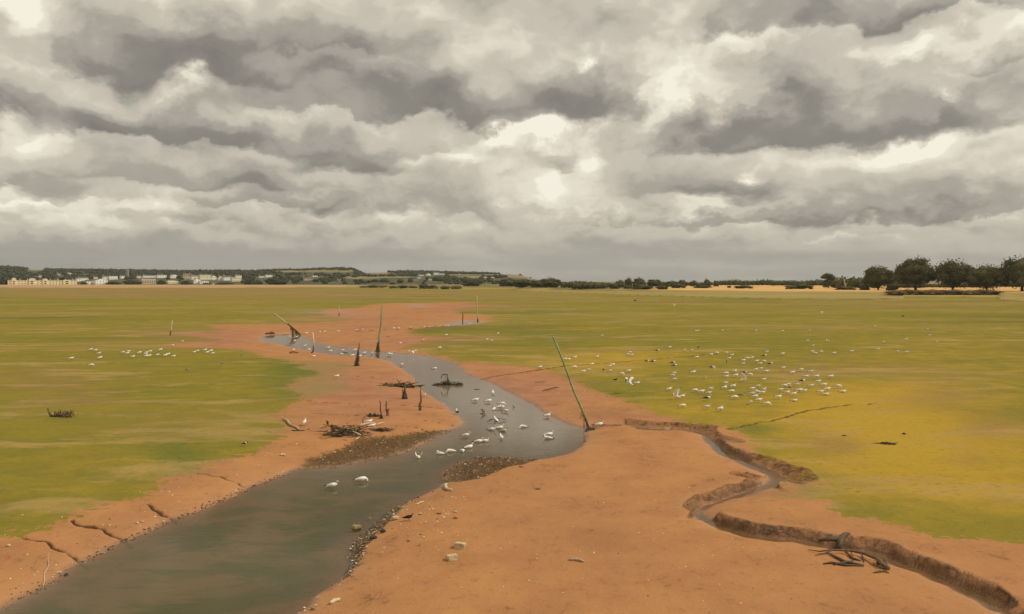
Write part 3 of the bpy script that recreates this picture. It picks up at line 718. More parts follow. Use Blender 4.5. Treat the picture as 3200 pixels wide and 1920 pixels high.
def build_hills():
    tx = np.arange(-1.3, .0545, .0035); Y = np.concatenate([np.arange(1470, 2600, 28.0), np.arange(2600, 3500, 90.0)])
    X = np.outer(Y, tx); YY = np.repeat(Y[:, None], len(tx), 1)
    z = hill_z(X.ravel(), YY.ravel() + 1e-6).reshape(X.shape)
    z[0] = 1.5; z[:, -1] = -4
    nr, nc = X.shape
    mb = MB(); mb.v = [tuple(v) for v in np.column_stack([X.ravel(), YY.ravel(), z.ravel()])]
    for i in range(nr - 1):
        for j in range(nc - 1):
            mb.f.append((i * nc + j, i * nc + j + 1, (i + 1) * nc + j + 1, (i + 1) * nc + j)); mb.m.append(0)
    o = mb.build('hills', hill_mat(), smooth=True); tag(o, kind='structure')
    px, py = to_px(X.ravel(), YY.ravel(), z.ravel())
    at = o.data.attributes.new('field', 'FLOAT', 'POINT'); at.data.foreach_set('value', field_mask(px, py).astype(np.float32))
build_hills()

ICO = None
def ico():
    global ICO
    if ICO is None:
        bm = bmesh.new(); bmesh.ops.create_icosphere(bm, subdivisions=1, radius=1)
        ICO = ([v.co.copy() for v in bm.verts], [tuple(v.index for v in f.verts) for f in bm.faces]); bm.free()
    return ICO
def lump(mb, c, rx, ry, rz, rnd, jit=.25, mat=0):
    vs, fs = ico()
    mb.add([(c[0] + v.x * rx * (1 + rnd.uniform(-jit, jit)), c[1] + v.y * ry * (1 + rnd.uniform(-jit, jit)), c[2] + v.z * rz * (1 + rnd.uniform(-jit, jit))) for v in vs], fs, mat)
HOUSES = [(38, 228, 866, 892, 1470)]
def build_far_woods():
    rnd = random.Random(3)
    mb = MB(); n = 0
    while n < 3600:
        Y = 1490 + (2620 - 1490) * rnd.random() ** .75
        if rnd.random() < .28: Y = rnd.uniform(2520, 2610)
        t = rnd.uniform(-.74, .045); x = t * Y
        z = float(hill_z(np.array([x]), np.array([Y]))[0])
        px, py = to_px(x, Y, z + 3)
        if field_mask(np.array([px]), np.array([py]))[0] > .25 or field_mask(np.array([px]), np.array([py - 3]))[0] > .6: continue
        if any(a_ - 5 < px < b_ + 5 and t_ - 3 < py < bb_ + 8 and Y < y_ + 10 for a_, b_, t_, bb_, y_ in HOUSES): continue
        dens = vnoise(x / 70, Y / 90, 9)
        if Y < 2480 and dens < .38: continue
        if 0 < px < 780 and Y < 1640 and rnd.random() < .55: continue
        r = rnd.uniform(3.0, 6.5) * (1.15 if Y > 2300 else 1)
        if Y > 2480: r = rnd.uniform(3, 5.5)
        if px > 1600: r *= .6
        lump(mb, (x, Y, z + r * .45), r * rnd.uniform(.9, 1.7), r, r * rnd.uniform(.6, 1.05), rnd)
        n += 1
    o = mb.build('hillside_woods', M['wood_far']); tag(o, kind='stuff')

# ------------------------------------------------------------------ trees and bushes
def crown_lobes(rnd, w, h, n):
    """lobes of a dome crown: unit space, base at z=0"""
    L = [(0, 0, h * .48, w * .42, h * .47)]
    for i in range(n):
        a = rnd.uniform(0, 6.283); r = math.sqrt(rnd.random()) * w * .46
        top = math.sqrt(max(0, 1 - (r / (w * .5)) ** 2))
        z = h * (.12 + .76 * top * rnd.uniform(.35, 1.0))
        L.append((r * math.cos(a), r * math.sin(a), z, w * rnd.uniform(.11, .20), h * rnd.uniform(.11, .18)))
    return L
def leaf_cloud(mb, lobes, rnd, count, size, zmin=0.0, mat=0):
    tot = sum(l[3] ** 2 for l in lobes)
    for (cx, cy, cz, r, rz) in lobes:
        k = int(count * r * r / tot)
        for _ in range(k):
            u = rnd.uniform(-1, 1); a = rnd.uniform(0, 6.283); q = math.sqrt(1 - u * u)
            f = rnd.uniform(.72, 1.10) if rnd.random() < .85 else rnd.uniform(1.05, 1.28)
            p = Vector((cx + q * math.cos(a) * r * f, cy + q * math.sin(a) * r * f, cz + u * rz * f))
            if p.z < zmin: continue
            d1 = Vector((rnd.gauss(0, 1), rnd.gauss(0, 1), rnd.gauss(0, .7))).normalized()
            d2 = d1.cross(Vector((rnd.gauss(0, 1), rnd.gauss(0, 1), rnd.gauss(0, 1)))).normalized()
            s1 = size * rnd.uniform(.5, 1.25); s2 = s1 * rnd.uniform(.45, .9)
            mb.add([p - d1 * s1, p + d2 * s2 * .8, p + d1 * s1, p - d2 * s2], [(0, 1, 2, 3)], mat)
    for (cx, cy, cz, r, rz) in lobes:                      # the shaded inside of the crown
        if cz - rz * .7 > zmin * .8: lump(mb, (cx, cy, cz), r * .93, r * .93, rz * .93, rnd, .10, mat)
def make_oak(seed, w, h, trunk_h, trunk_r, leaf, count=9000):
    rnd = random.Random(seed)
    root = empty('oak_tree')
    mb = MB()
    bend = rnd.uniform(-.5, .5)
    mb.tube([(0, 0, -.5), (bend * .1, 0, trunk_h * .5), (bend * .3, 0, trunk_h), (bend * .4, .2, h * .55)], [trunk_r * 1.5, trunk_r * 1.02, trunk_r * .95, trunk_r * .35], 10)
    for i in range(6):
        a = i * 1.047 + rnd.uniform(-.3, .3); l = w * rnd.uniform(.26, .38)
        mb.tube([(bend * .3, 0, trunk_h * .9), (l * .45 * math.cos(a), l * .45 * math.sin(a), trunk_h + h * .13), (l * math.cos(a), l * math.sin(a), trunk_h + h * rnd.uniform(.22, .4))],
                [trunk_r * .55, trunk_r * .3, trunk_r * .1], 6)
    mb.build('trunk', M['bark'], root, True)
    mb = MB(); base = trunk_h * .62
    L = crown_lobes(rnd, w, h - base, 30)
    L = [(x, y, z + base, r, rz) for x, y, z, r, rz in L]
    leaf_cloud(mb, L, rnd, count, w * .026, base * .9)
    mb.build('crown', leaf, root)
    return root
def px_w(px, Y): return px * Y / F
# (center px, width px, top py, base py, trunk px offset, foliage, label)
OAKS = [
 (2744, 88, 832, 907, .10, 'oak_leaf', 'dark rounded oak nearly down to the ground, leftmost of the big oaks'),
 (2861, 116, 804, 909, .17, 'oak_leaf', 'tallest dark oak on a thick trunk with two figures beside it'),
 (2977, 114, 811, 911, .15, 'oak_leaf', 'wide domed oak whose crown touches the tallest oak on its left'),
 (3083, 106, 828, 912, .16, 'oak_leaf2', 'lower olive green oak with a thin trunk, right of the domed oak'),
 (3194, 140, 801, 911, .13, 'oak_leaf', 'big dark oak cut off by the right edge of the view'),
]
for i, (cx, w, top, base, tf, leaf, label) in enumerate(OAKS):
    p = hit(cx, base)
    Y = p.y; hh = at_depth(cx, top, Y).z - p.z
    o = make_oak(20 + i, px_w(w, Y), hh, hh * tf, hh * .035 * (.7 if i == 3 else 1), M[leaf])
    o.location = p; tag(o, label, 'tree', 'oaks at the edge of the straw field')

def make_bush(seed, leaf, w=1.0, h=1.0, count=900, name='bush', flat=1.0):
    """unit bush, 1 wide and 1 high"""
    rnd = random.Random(seed); mb = MB()
    L = crown_lobes(rnd, 1.0, 1.0, 14)
    L = [(x, y, max(z, rz * .6), r, rz) for x, y, z, r, rz in L] + [(rnd.uniform(-.4, .4), rnd.uniform(-.3, .3), .16, .14, .16) for _ in range(6)]
    leaf_cloud(mb, L, rnd, count, .050, 0.0)
    o = mb.build(name, M[leaf])
    return o
BUSH = {}
def bush(kind, leaf, cx, w, top, base, label, group, cat='bush', Y=None, name=None):
    key = (kind, leaf)
    first = key not in BUSH
    if first: BUSH[key] = make_bush(100 + len(BUSH), leaf, name=name or 'bush')
    o = BUSH[key] if first else BUSH[key].copy()
    if not first: COL.objects.link(o)
    if name: o.name = name
    if Y is None: p = hit(cx, base)
    else:
        p = at_depth(cx, base, Y); p.z = gz(p.x, p.y)
    ww = px_w(w, p.y); hh = max(at_depth(cx, top, p.y).z - p.z, .3)
    o.location = p - Vector((0, 0, .05 * hh)); o.scale = (ww, max(ww * .7, min(ww, 3)), hh * 1.03); o.rotation_euler.z = (cx * 7.13) % .9 - .45
    tag(o, label, cat, group)
    return o
g_ = 'dark bushes along the far shore'
bush(0, 'bush_leaf', 1477, 68, 868, 897, 'dark rounded bush standing apart on the far shore, leftmost of the three big ones', g_)
bush(1, 'bush_leaf', 1585, 66, 871, 898, 'dark broad bush at the left end of the long far shore clump', g_)
bush(2, 'bush_leaf', 1640, 76, 872, 898, 'dark low bush in the middle of the long far shore clump', g_)
bush(0, 'bush_leaf', 1722, 74, 865, 899, 'tall domed dark bush closing the right end of the far shore clump', g_)
bush(1, 'bush_leaf', 1680, 50, 876, 899, 'small dark bush squeezed beside the tall domed shore bush', g_)
h_ = 'trees on the low skyline right of the headland'
bush(2, 'bush_leaf', 1964, 26, 866, 888, 'small round skyline tree, left one of a close pair', h_, 'tree', 900, 'round_tree')
bush(0, 'bush_leaf', 1997, 42, 865, 888, 'wider sloping skyline tree, right one of a close pair', h_, 'tree', 900, 'round_tree')
bush(1, 'bush_leaf', 2042, 50, 871.5, 888, 'flat topped skyline tree just right of the close pair', h_, 'tree', 900, 'round_tree')
bush(2, 'bush_leaf', 1938, 32, 873.5, 888, 'low skyline tree just left of the close pair', h_, 'tree', 900, 'round_tree')
bush(0, 'bush_leaf', 2102, 44, 876, 889, 'low spreading skyline tree in the gap right of the flat topped one', h_, 'tree', 900, 'round_tree')
bush(1, 'bush_leaf', 2131, 24, 873, 889, 'small pointed skyline tree behind the straw strip', h_, 'tree', 900, 'round_tree')
bush(2, 'bush_leaf', 2168, 26, 875, 889, 'small round skyline tree left of the windswept one', h_, 'tree', 900, 'round_tree')
o = bush(0, 'bush_leaf', 2214, 20, 868, 890, 'narrow windswept skyline tree leaning to the left', h_, 'tree', 900, 'windswept_tree'); o.rotation_euler = (0, -.35, .2)
bush(1, 'bush_leaf', 2237, 18, 875.5, 889, 'tiny round skyline tree right of the windswept one', h_, 'tree', 900, 'round_tree')
# hedges on the skyline
def hedge(x0, x1, top, base, Y, label, leaf='bush_leaf', seed=1):
    rnd = random.Random(seed); mb = MB()
    a = at_depth(x0, base, Y); b = at_depth(x1, base, Y)
    z0 = gz((a.x + b.x) / 2, Y); hh = max(at_depth(x0, top, Y).z - z0, 1.2)
    n = max(6, int((b.x - a.x) / (hh * .8))); L = []
    for i in range(n):
        f = (i + .5) / n; k = .75 + .45 * vnoise(f * n * .31, 3.3, seed)
        L.append((a.x + (b.x - a.x) * f - (a.x + b.x) / 2, rnd.uniform(-1.2, 1.2), hh * .46 * k, hh * .80, hh * .5 * k))
    leaf_cloud(mb, L, rnd, 110 * n, hh * .13, 0)
    o = mb.build('hedge', M[leaf]); o.location = ((a.x + b.x) / 2, Y, z0 - .2)
    tag(o, label, 'hedge', 'hedges across the low far land'); return o
hedge(1755, 1950, 880, 892, 820, 'long low dark hedge between the domed shore bush and the skyline trees', seed=2)
hedge(1790, 1890, 881, 897, 720, 'shorter scrubby hedge in front of the long low dark hedge', 'bush_leaf2', 12)
hedge(2060, 2225, 880, 889, 1000, 'thin hedge linking the skyline trees behind the straw strip', seed=3)
hedge(2245, 2420, 875, 890, 1050, 'left stretch of the dark skyline hedge behind the straw field', seed=4)
hedge(2410, 2575, 874.5, 891, 1000, 'right stretch of the dark skyline hedge behind the straw field', seed=5)
hedge(2600, 2745, 868, 897, 740, 'tall leafy hedge between the flat topped tree and the leftmost oak', 'bush_leaf', 6)
hedge(2780, 2880, 874, 899, 760, 'leafy thicket seen between the leftmost and tallest oaks', 'bush_leaf2', 7)
hedge(2880, 3060, 884, 900, 800, 'pale green hedge seen under the oak crowns', 'bush_leaf2', 8)
hedge(3040, 3330, 878, 899, 820, 'hedge running behind the two rightmost oaks', 'bush_leaf', 9)
s_ = 'scrub bushes along the marsh edge'
for cx, w, top, base, leaf, lab in [
 (1830, 26, 890, 902, 'bush_leaf', 'small dark scrub bush left of the middle scrub patch'),
 (1880, 34, 890, 902, 'bush_leaf2', 'olive scrub bush in the middle of the marsh edge'),
 (1918, 36, 888, 903, 'bush_leaf', 'dark scrub bush just left of the widest marsh bush'),
 (1962, 30, 891, 903, 'bush_leaf2', 'small olive scrub bush touching the widest marsh bush'),
 (2007, 68, 888, 905, 'bush_leaf', 'widest dark scrub bush on the marsh edge'),
 (2069, 40, 891, 905, 'bush_leaf2', 'olive scrub bush right of the widest marsh bush'),
 (2120, 52, 885, 901, 'bush_leaf', 'dark humped bush at the left end of the straw strip'),
 (2196, 56, 891, 901, 'bush_leaf', 'low dark bush lying before the straw strip'),
 (2324, 60, 891, 902, 'bush_leaf', 'low dark bush in front of the middle of the straw field'),
 (2278, 16, 893, 900, 'bush_leaf', 'tiny dark bush alone before the straw field'),
 (2510, 64, 885, 904, 'bush_leaf', 'broad dark bush before the right end of the straw field'),
 (2470, 40, 890, 904, 'bush_leaf2', 'olive bush touching the broad dark bush on its left side'),
 (2640, 70, 893, 906, 'bush_leaf2', 'olive bush at the foot of the bare pale trunk'),
 (2700, 40, 893, 907, 'bush_leaf2', 'olive bush left of the leftmost oak'),
 (2787, 36, 890, 908, 'bush_leaf', 'dark bush at the right foot of the leftmost oak'),
 (1815, 14, 898, 903, 'bush_leaf2', 'tiny pale scrub tuft on the marsh edge')]:
    bush(cx % 3, leaf, cx, w, top, base, lab, s_)
for k, (cx, w, top, base, leaf) in enumerate([(1138,30,893,899,'heath'),(1165,36,889.5,899.5,'bush_leaf2'),(1195,40,891,900,'heath'),(1230,30,893,901,'bush_leaf2'),(1258,36,890,902,'bush_leaf2'),(1290,40,892,902,'heath'),
   (1325,36,885.5,902,'bush_leaf2'),(1352,36,890,902,'heath'),(1390,34,893,903,'bush_leaf2'),(1425,36,891,903,'heath')]):
    names = ['leftmost', 'second from the left', 'third from the left', 'fourth from the left', 'fifth from the left', 'fifth from the right', 'tallest', 'third from the right', 'second from the right', 'rightmost']
    bush(k % 3, leaf, cx, w, top, base, names[k] + (' brown heathy' if leaf == 'heath' else ' olive') + ' tuft at the left tip of the marsh', 'low tufts at the tip of the marsh')
rnd = random.Random(88)
HL = ['left end of the bank', 'below the two figures', 'below the tallest oak', 'right of the tallest oak trunk', 'left of the domed oak trunk', 'below the domed oak', 'right of the domed oak trunk', 'below the olive oak', 'right end of the bank']
for k in range(9):
    cx = 2800 + k * 38
    bush(k % 3, 'heath', cx, 66, 905 - (k % 2) * 2, 922, 'low brown heath shrub, ' + HL[k], 'brown heath shrubs on the dark bank', 'shrub', name='heath_shrub')
# flat topped tree and dead trunk
p = hit(2588, 901); Y = p.y
root = empty('flat_topped_tree', p); mb = MB(); w = px_w(48, Y); hh = at_depth(2588, 854, Y).z - p.z
mb.tube([(0, 0, -.3), (.3, 0, hh * .4), (-.6, 0, hh * .75)], [hh * .035, hh * .028, hh * .012], 7)
mb.tube([(.3, 0, hh * .4), (w * .2, .3, hh * .65)], [hh * .02, hh * .01], 6); mb.build('trunk', M['bark'], root, True)
rnd = random.Random(5); mb = MB()
leaf_cloud(mb, [(0, 0, hh * .84, w * .30, hh * .13), (-w * .22, 0, hh * .74, w * .24, hh * .11), (w * .24, .5, hh * .68, w * .24, hh * .12), (w * .05, .3, hh * .45, w * .28, hh * .2), (-w * .1, 0, hh * .25, w * .3, hh * .2)], rnd, 1500, w * .045, 0)
mb.build('crown', M['bush_leaf'], root); tag(root, 'flat topped dark tree standing left of the bare pale trunk', 'tree')
p = hit(2646, 903); Y = p.y
mb = MB(); q = [at_depth(x, y, Y) - p for x, y in ((2646, 904), (2642, 893), (2639, 880), (2640, 872))]
mb.tube(q, [.55, .42, .3, .12], 7); mb.tube([q[2], at_depth(2634, 871, Y) - p], [.2, .07], 5); mb.tube([q[1], at_depth(2649, 882, Y) - p], [.2, .06], 5)
o = mb.build('dead_tree', M['wood_cream'], smooth=True); o.location = p; tag(o, 'bare pale dead trunk with two stubs before the tall leafy hedge', 'dead tree')

# ------------------------------------------------------------------ the town across the water
M['w_white'] = simple('white_render', (.86, .83, .76), .85, .10, .3)
M['w_cream'] = simple('cream_render', (.80, .70, .47), .85, .12, .3)
M['w_tan'] = simple('tan_stone', (.50, .40, .27), .9, .2, .3)
M['w_grey'] = simple('grey_stone', (.30, .29, .25), .9, .2, .3)
M['slate'] = simple('slate_roof', (.12, .115, .11), .8, .2, .5)
M['tile'] = simple('brown_tile_roof', (.20, .14, .10), .85, .2, .5)
M['glass'] = simple('dark_window', (.05, .055, .06), .25, .2, .5, spec=.6)
def wall_window(parent, x, y, z, w, h, ny=-1):
    mb = MB(); mb.box(x - w / 2, x + w / 2, y - .12, y + .02, z, z + h)
    return mb.build('window', M['glass'], parent)
def house(x0, x1, top, base, label, wall='w_white', roof='slate', style='gable', storeys=2, cols=4, group='houses of the town across the estuary', Y=None, name='house', cat='house', chim=1):
    cx = (x0 + x1) / 2
    p = hit_far(cx, base) if Y is None else at_depth(cx, base, Y)
    Y = p.y; W = px_w(x1 - x0, Y); Hh = px_w(base - top, Y) * 1.12; W *= 1.06; Dp = min(max(W * .5, 7), 14)
    HOUSES.append((x0, x1, top, base, Y))
    root = empty(name, (p.x, p.y, p.z - .6), -math.atan2(p.x, p.y) + .38)
    z = .6
    if style == 'flat': wh = Hh * .93
    elif style == 'hip': wh = Hh * .74
    else: wh = Hh * .70
    mb = MB(); mb.box(-W / 2, W / 2, 0, Dp, -3, z + wh)
    if style == 'front':      # gable turned to the water
        mb.add([(-W / 2, 0, z + wh), (W / 2, 0, z + wh), (0, 0, z + Hh)], [(0, 1, 2)])
    mb.build('wall', M[wall], root)
    mb = MB(); e = .5; zt = z + wh + .01
    if style == 'flat':
        mb.box(-W / 2 - .25, W / 2 + .25, -.25, Dp + .25, zt, z + Hh)
    elif style == 'hip':
        i = min(Dp * .5, W * .3)
        mb.add([(-W / 2 - e, -e, zt), (W / 2 + e, -e, zt), (W / 2 + e, Dp + e, zt), (-W / 2 - e, Dp + e, zt), (-W / 2 + i, Dp / 2, z + Hh), (W / 2 - i, Dp / 2, z + Hh)],
               [(0, 1, 5, 4), (1, 2, 5), (2, 3, 4, 5), (3, 0, 4), (3, 2, 1, 0)])
    elif style == 'front':
        mb.add([(-W / 2 - e, -e, zt - .3), (0, -e, z + Hh + .15), (W / 2 + e, -e, zt - .3), (-W / 2 - e, Dp, zt - .3), (0, Dp, z + Hh + .15), (W / 2 + e, Dp, zt - .3)],
               [(0, 1, 4, 3), (1, 2, 5, 4)])
    else:
        mb.add([(-W / 2 - e, -e, zt), (W / 2 + e, -e, zt), (W / 2 + e, Dp + e, zt), (-W / 2 - e, Dp + e, zt), (-W / 2 - e, Dp / 2, z + Hh), (W / 2 + e, Dp / 2, z + Hh)],
               [(0, 1, 5, 4), (2, 3, 4, 5), (1, 2, 5), (3, 0, 4), (3, 2, 1, 0)])
    rf = mb.build('roof', M[roof], root)
    for k in range(chim):
        cxk = (-W * .36, W * .34, 0)[k % 3]; mb = MB()
        mb.box(cxk - .6, cxk + .6, Dp / 2 - .45, Dp / 2 + .45, z + wh, z + Hh + 1.5); mb.box(cxk - .3, cxk + .3, Dp / 2 - .2, Dp / 2 + .2, z + Hh + 1.5, z + Hh + 2.1)
        mb.build('chimney', M['w_tan'], rf)
    sh = wh / storeys
    for r_ in range(storeys):
        for c_ in range(cols):
            wx = -W / 2 + W * (c_ + .5) / cols
            wall_window(root, wx, 0, z + r_ * sh + sh * .28, min(W / cols * .30, 1.5), sh * .38)
    return tag(root, label, cat, group)

# the long cream terrace by the water
def terrace():
    Y = 1470; x0, x1 = 40, 226
    a = at_depth(x0, 889, Y); b = at_depth(x1, 889, Y); W = b.x - a.x
    root = empty('seafront_terrace', ((a.x + b.x) / 2, Y, gz((a.x + b.x) / 2, Y) - .3), .42)
    u = Y / F; hh = 15.5 * u
    mb = MB(); mb.box(-W / 2, W / 2, 0, 12, -2, hh * .92); mb.build('wall', M['w_cream'], root)
    mb = MB(); mb.box(-W / 2 - .3, W / 2 + .3, -.3, 12.3, hh * .925, hh); rf = mb.build('roof', M['tile'], root)
    for k in range(9):
        x = -W / 2 + W * (k + .5) / 9; mb = MB(); mb.box(x - .6, x + .6, 5, 7, hh, hh + 2.2); mb.build('chimney', M['w_cream'], rf)
    for pxb, wb, top in ((57, 12, 867), (105, 17, 868), (141, 13, 869), (200, 20, 873)):
        x = at_depth(pxb, 889, Y).x - root.location.x; w = wb * u; t = (889 - top) * u; zs = hh * .98
        mb = MB(); mb.box(x - w / 2, x + w / 2, -1.6, -.05, -2, zs)
        n = 10; top_v = [(x + w / 2 * math.cos(math.pi * i / n), -1.6, zs + (t - zs) * math.sin(math.pi * i / n) ** .8) for i in range(n + 1)]
        bk = [(v[0], -.05, v[2]) for v in top_v]
        mb.add(top_v, [tuple(range(n + 1))]); mb.add(bk, [tuple(range(n + 1))[::-1]])
        mb.add(top_v + bk, [(i, n + 1 + i, n + 2 + i, i + 1) for i in range(n)])
        mb.build('gable_bay', M['w_cream'], root)
        wall_window(root, x, -1.6, hh * .55, w * .4, hh * .22); wall_window(root, x, -1.6, hh * .16, w * .4, hh * .22)
    for k in range(22):
        x = -W / 2 + W * (k + .5) / 22
        for zz in (.14, .55):
            wall_window(root, x, 0, hh * zz, 1.1, hh * .18)
    tag(root, 'long cream terrace with curved gables on the waterfront', 'terrace')
terrace()
for a in [
 (246,275,867,878,'white gabled house just right of and above the long cream terrace','w_white','slate','gable',2,4),
 (238,252,871,880,'small white house touching the terrace end on its right','w_white','tile','front',2,2),
 (273,300,877,889,'low white waterfront house, left one of the close pair before the trees','w_white','slate','gable',2,3),
 (301,336,873,889,'taller white waterfront house, right one of the close pair','w_white','tile','front',2,4),
 (294,307,865,872,'little white house above the pair of waterfront houses','w_white','slate','gable',1,3),
 (322,342,863,874,'white villa at the left end of the upper white row','w_white','slate','hip',2,3),
 (342,367,864,874,'longer white house at the right end of the upper white row','w_white','slate','flat',2,5),
 (378,389,863,871,'square white house standing below the church tower','w_white','slate','flat',2,2),
 (430,441,862,869,'tiny pale house right of the church tower among trees','w_white','slate','gable',1,2),
 (449,486,860,868,'long white row of houses on the slope in the middle of town','w_white','slate','gable',2,7),
 (445,486,874,888,'wide pale pavilion with tall openings on the waterfront','w_tan','w_white','flat',1,6),
 (493,520,858,869,'white villas with tall windows on the slope right of the middle row','w_white','slate','hip',2,4),
 (535,556,859,870,'white gabled house standing alone left of the tan villa','w_white','slate','front',2,3),
 (526,556,879,887,'low cream bungalow on the waterfront','w_cream','w_cream','hip',1,4),
 (506,520,881,888,'tiny grey stone cottage left of the low cream bungalow','w_grey','tile','gable',1,2),
 (574,600,857,873,'tall tan villa with two chimneys','w_tan','tile','hip',3,4),
 (600,625,861,874,'pale house leaning against the tall tan villa','w_white','tile','gable',2,4),
 (626,658,861,876,'square cream block with a flat roof','w_cream','w_cream','flat',3,5),
 (608,624,872,887,'narrow pale tower house on the waterfront','w_white','slate','front',3,2),
 (626,652,880,887,'low white building on the shore below the square cream block','w_white','w_white','flat',1,4),
 (662,676,862,875,'white gable fronted house right of the square cream block','w_white','slate','front',2,2),
 (684,700,864,877,'white house at the left end of the big right hand row','w_white','slate','front',3,2),
 (700,726,863,877,'widest white house of the big right hand row','w_white','slate','gable',3,5),
 (726,753,869,880,'cream flat roofed block at the lower right of the big row','w_cream','w_cream','flat',2,5),
 (737,755,859,870,'white house above the cream flat roofed block','w_white','slate','hip',2,3),
 (666,686,884,889,'low boathouse on the shore below the big right hand row','w_white','slate','gable',1,3),
 (811,830,862,868,'white house on the hillside, left one of a pair by itself','w_white','slate','gable',2,3),
 (831,851,860,867,'white house on the hillside, right one of a pair by itself','w_white','slate','flat',2,4),
 (818,846,878,882,'long low shed at the foot of the slope, far right of town','w_grey','slate','gable',1,4),
 (949,976,868,877,'pale farmhouse with a sloping roof below the wooded hill','w_tan','slate','gable',2,3),
 (978,993,861,866,'tiny white house above the pale farmhouse','w_white','slate','gable',1,2),
 (1055,1066,873,880,'small grey cottage by the shore left of the headland','w_grey','tile','gable',1,2),
 (1309,1325,858,863,'white house on the headland, leftmost of the upper group','w_white','slate','gable',1,3),
 (1334,1347,855,862,'white gable fronted house in the upper headland group','w_white','slate','front',2,2),
 (1356,1371,851,859,'pale house in the upper headland group beside the longest one','w_white','slate','gable',2,2),
 (1373,1390,854,859,'longest white house near the top of the headland','w_white','slate','gable',1,5),
 (1341,1359,871,876,'low white house at the foot of the headland','w_white','slate','gable',1,4),
 (1293,1307,873,877,'tiny pale house low on the headland left of the white one','w_tan','slate','gable',1,3),
 (1306,1316,866,871,'tiny white house halfway up the headland','w_white','slate','gable',1,2),
 (1475,1483,866,868.5,'white caravan sized house, leftmost of three dots on the bare hillside','w_white','w_white','flat',1,2),
 (1512,1520,866,868.8,'white caravan sized house, middle of three dots on the bare hillside','w_white','w_white','flat',1,2),
 (1537,1545,866,868.8,'white caravan sized house, rightmost of three dots on the bare hillside','w_white','w_white','flat',1,2),
 (124,136,861,867,'white house on the slope above the long cream terrace','w_white','slate','gable',1,2),
 (180,190,855,861,'pale house high among the trees on the left slope','w_tan','slate','front',1,2),
 (212,222,852,857,'tiny white house high on the left slope','w_white','slate','gable',1,2)]:
    house(*a, chim=2 if a[4].startswith('tall tan') else 1)
# church tower
p = hit_far(395, 868); u = p.y / F
root = empty('church_tower', p); w = 8 * u; hh = (868 - 843) * u
mb = MB(); mb.box(-w / 2, w / 2, 0, w, -3, hh); mb.build('wall', M['w_grey'], root)
for sx in (-1, 1):
    for yy in (0, w):
        mb = MB(); mb.box(sx * w * .42 - .5, sx * w * .42 + .5, yy - .5, yy + .5, hh + .02, hh + 2.2)
        mb.add([(sx * w * .42 - .5, yy - .5, hh + 2.2), (sx * w * .42 + .5, yy - .5, hh + 2.2), (sx * w * .42 + .5, yy + .5, hh + 2.2), (sx * w * .42 - .5, yy + .5, hh + 2.2), (sx * w * .42, yy, hh + 3.6)], [(0, 1, 4), (1, 2, 4), (2, 3, 4), (3, 0, 4)])
        mb.build('pinnacle', M['w_grey'], root)
wall_window(root, 0, 0, hh * .7, w * .22, hh * .18)
tag(root, 'grey stone church tower rising above the town trees', 'church')
build_far_woods()
# clumps of trees standing in the town and on its shore
t_ = 'tree clumps on the town waterfront'
for k, (cx, w, top, base, lab) in enumerate([(15,40,868,889,'dark tree clump left of the long cream terrace'),(262,20,881,889,'dark trees between the terrace and the waterfront pair'),(355,50,879,888,'wide dark tree clump below the upper white row'),
   (412,50,873,888,'dark tree clump under the church tower'),(505,26,875,886,'trees between the pavilion and the cream bungalow'),(582,34,877,888,'dark trees right of the cream bungalow'),(645,26,884,892,'round dark bush on the shore right of the tower house'),
   (700,56,883,892,'broad dark bushes on the shore below the big right hand row'),(782,44,872,888,'tree clump right of the big row'),(860,70,868,886,'trees at the foot of the wooded hill'),(205,22,884,890,'small bushes in front of the terrace right end'),(110,24,885,890,'small bushes in front of the middle terrace gable')]):
    bush(k % 3, 'wood_far', cx, w, top, base, lab, t_, 'trees', 1462 if base < 890 and w < 30 and cx < 230 else 1490, 'tree_clump')
# ------------------------------------------------------------------ birds
def loft(mb, rings, n=9, mats=None, side=None):
    """rings: (x, y, z, half width, half height); one closed skin along the spine"""
    P = [Vector(r[:3]) for r in rings]; vs = []; fs = []; ms = []
    for i, p in enumerate(P):
        t = (P[min(i + 1, len(P) - 1)] - P[max(i - 1, 0)]).normalized()
        sd = Vector((0, 1, 0)) - t * t.y; sd = sd.normalized() if sd.length > .1 else Vector((1, 0, 0))
        up = t.cross(sd) * -1
        if up.z < 0 and abs(t.z) < .9: up = -up
        for k in range(n):
            q = 2 * math.pi * k / n
            vs.append(p + sd * math.cos(q) * rings[i][3] + up * math.sin(q) * rings[i][4])
    for i in range(len(P) - 1):
        for k in range(n):
            k2 = (k + 1) % n
            fs.append((i * n + k, i * n + k2, (i + 1) * n + k2, (i + 1) * n + k)); ms.append(mats[i] if mats else 0)
    fs.append(tuple(range(n))[::-1]); ms.append(mats[0] if mats else 0)
    fs.append(tuple((len(P) - 1) * n + k for k in range(n))); ms.append(mats[-1] if mats else 0)
    b = len(mb.v); mb.v += [tuple(v) for v in vs]; mb.f += [tuple(i + b for i in f) for f in fs]; mb.m += ms
TRUNK = [(-.30, 0, .165, .022, .010), (-.24, 0, .178, .034, .022), (-.15, 0, .193, .060, .050), (-.04, 0, .208, .083, .078), (.06, 0, .218, .084, .086), (.125, 0, .240, .064, .068)]
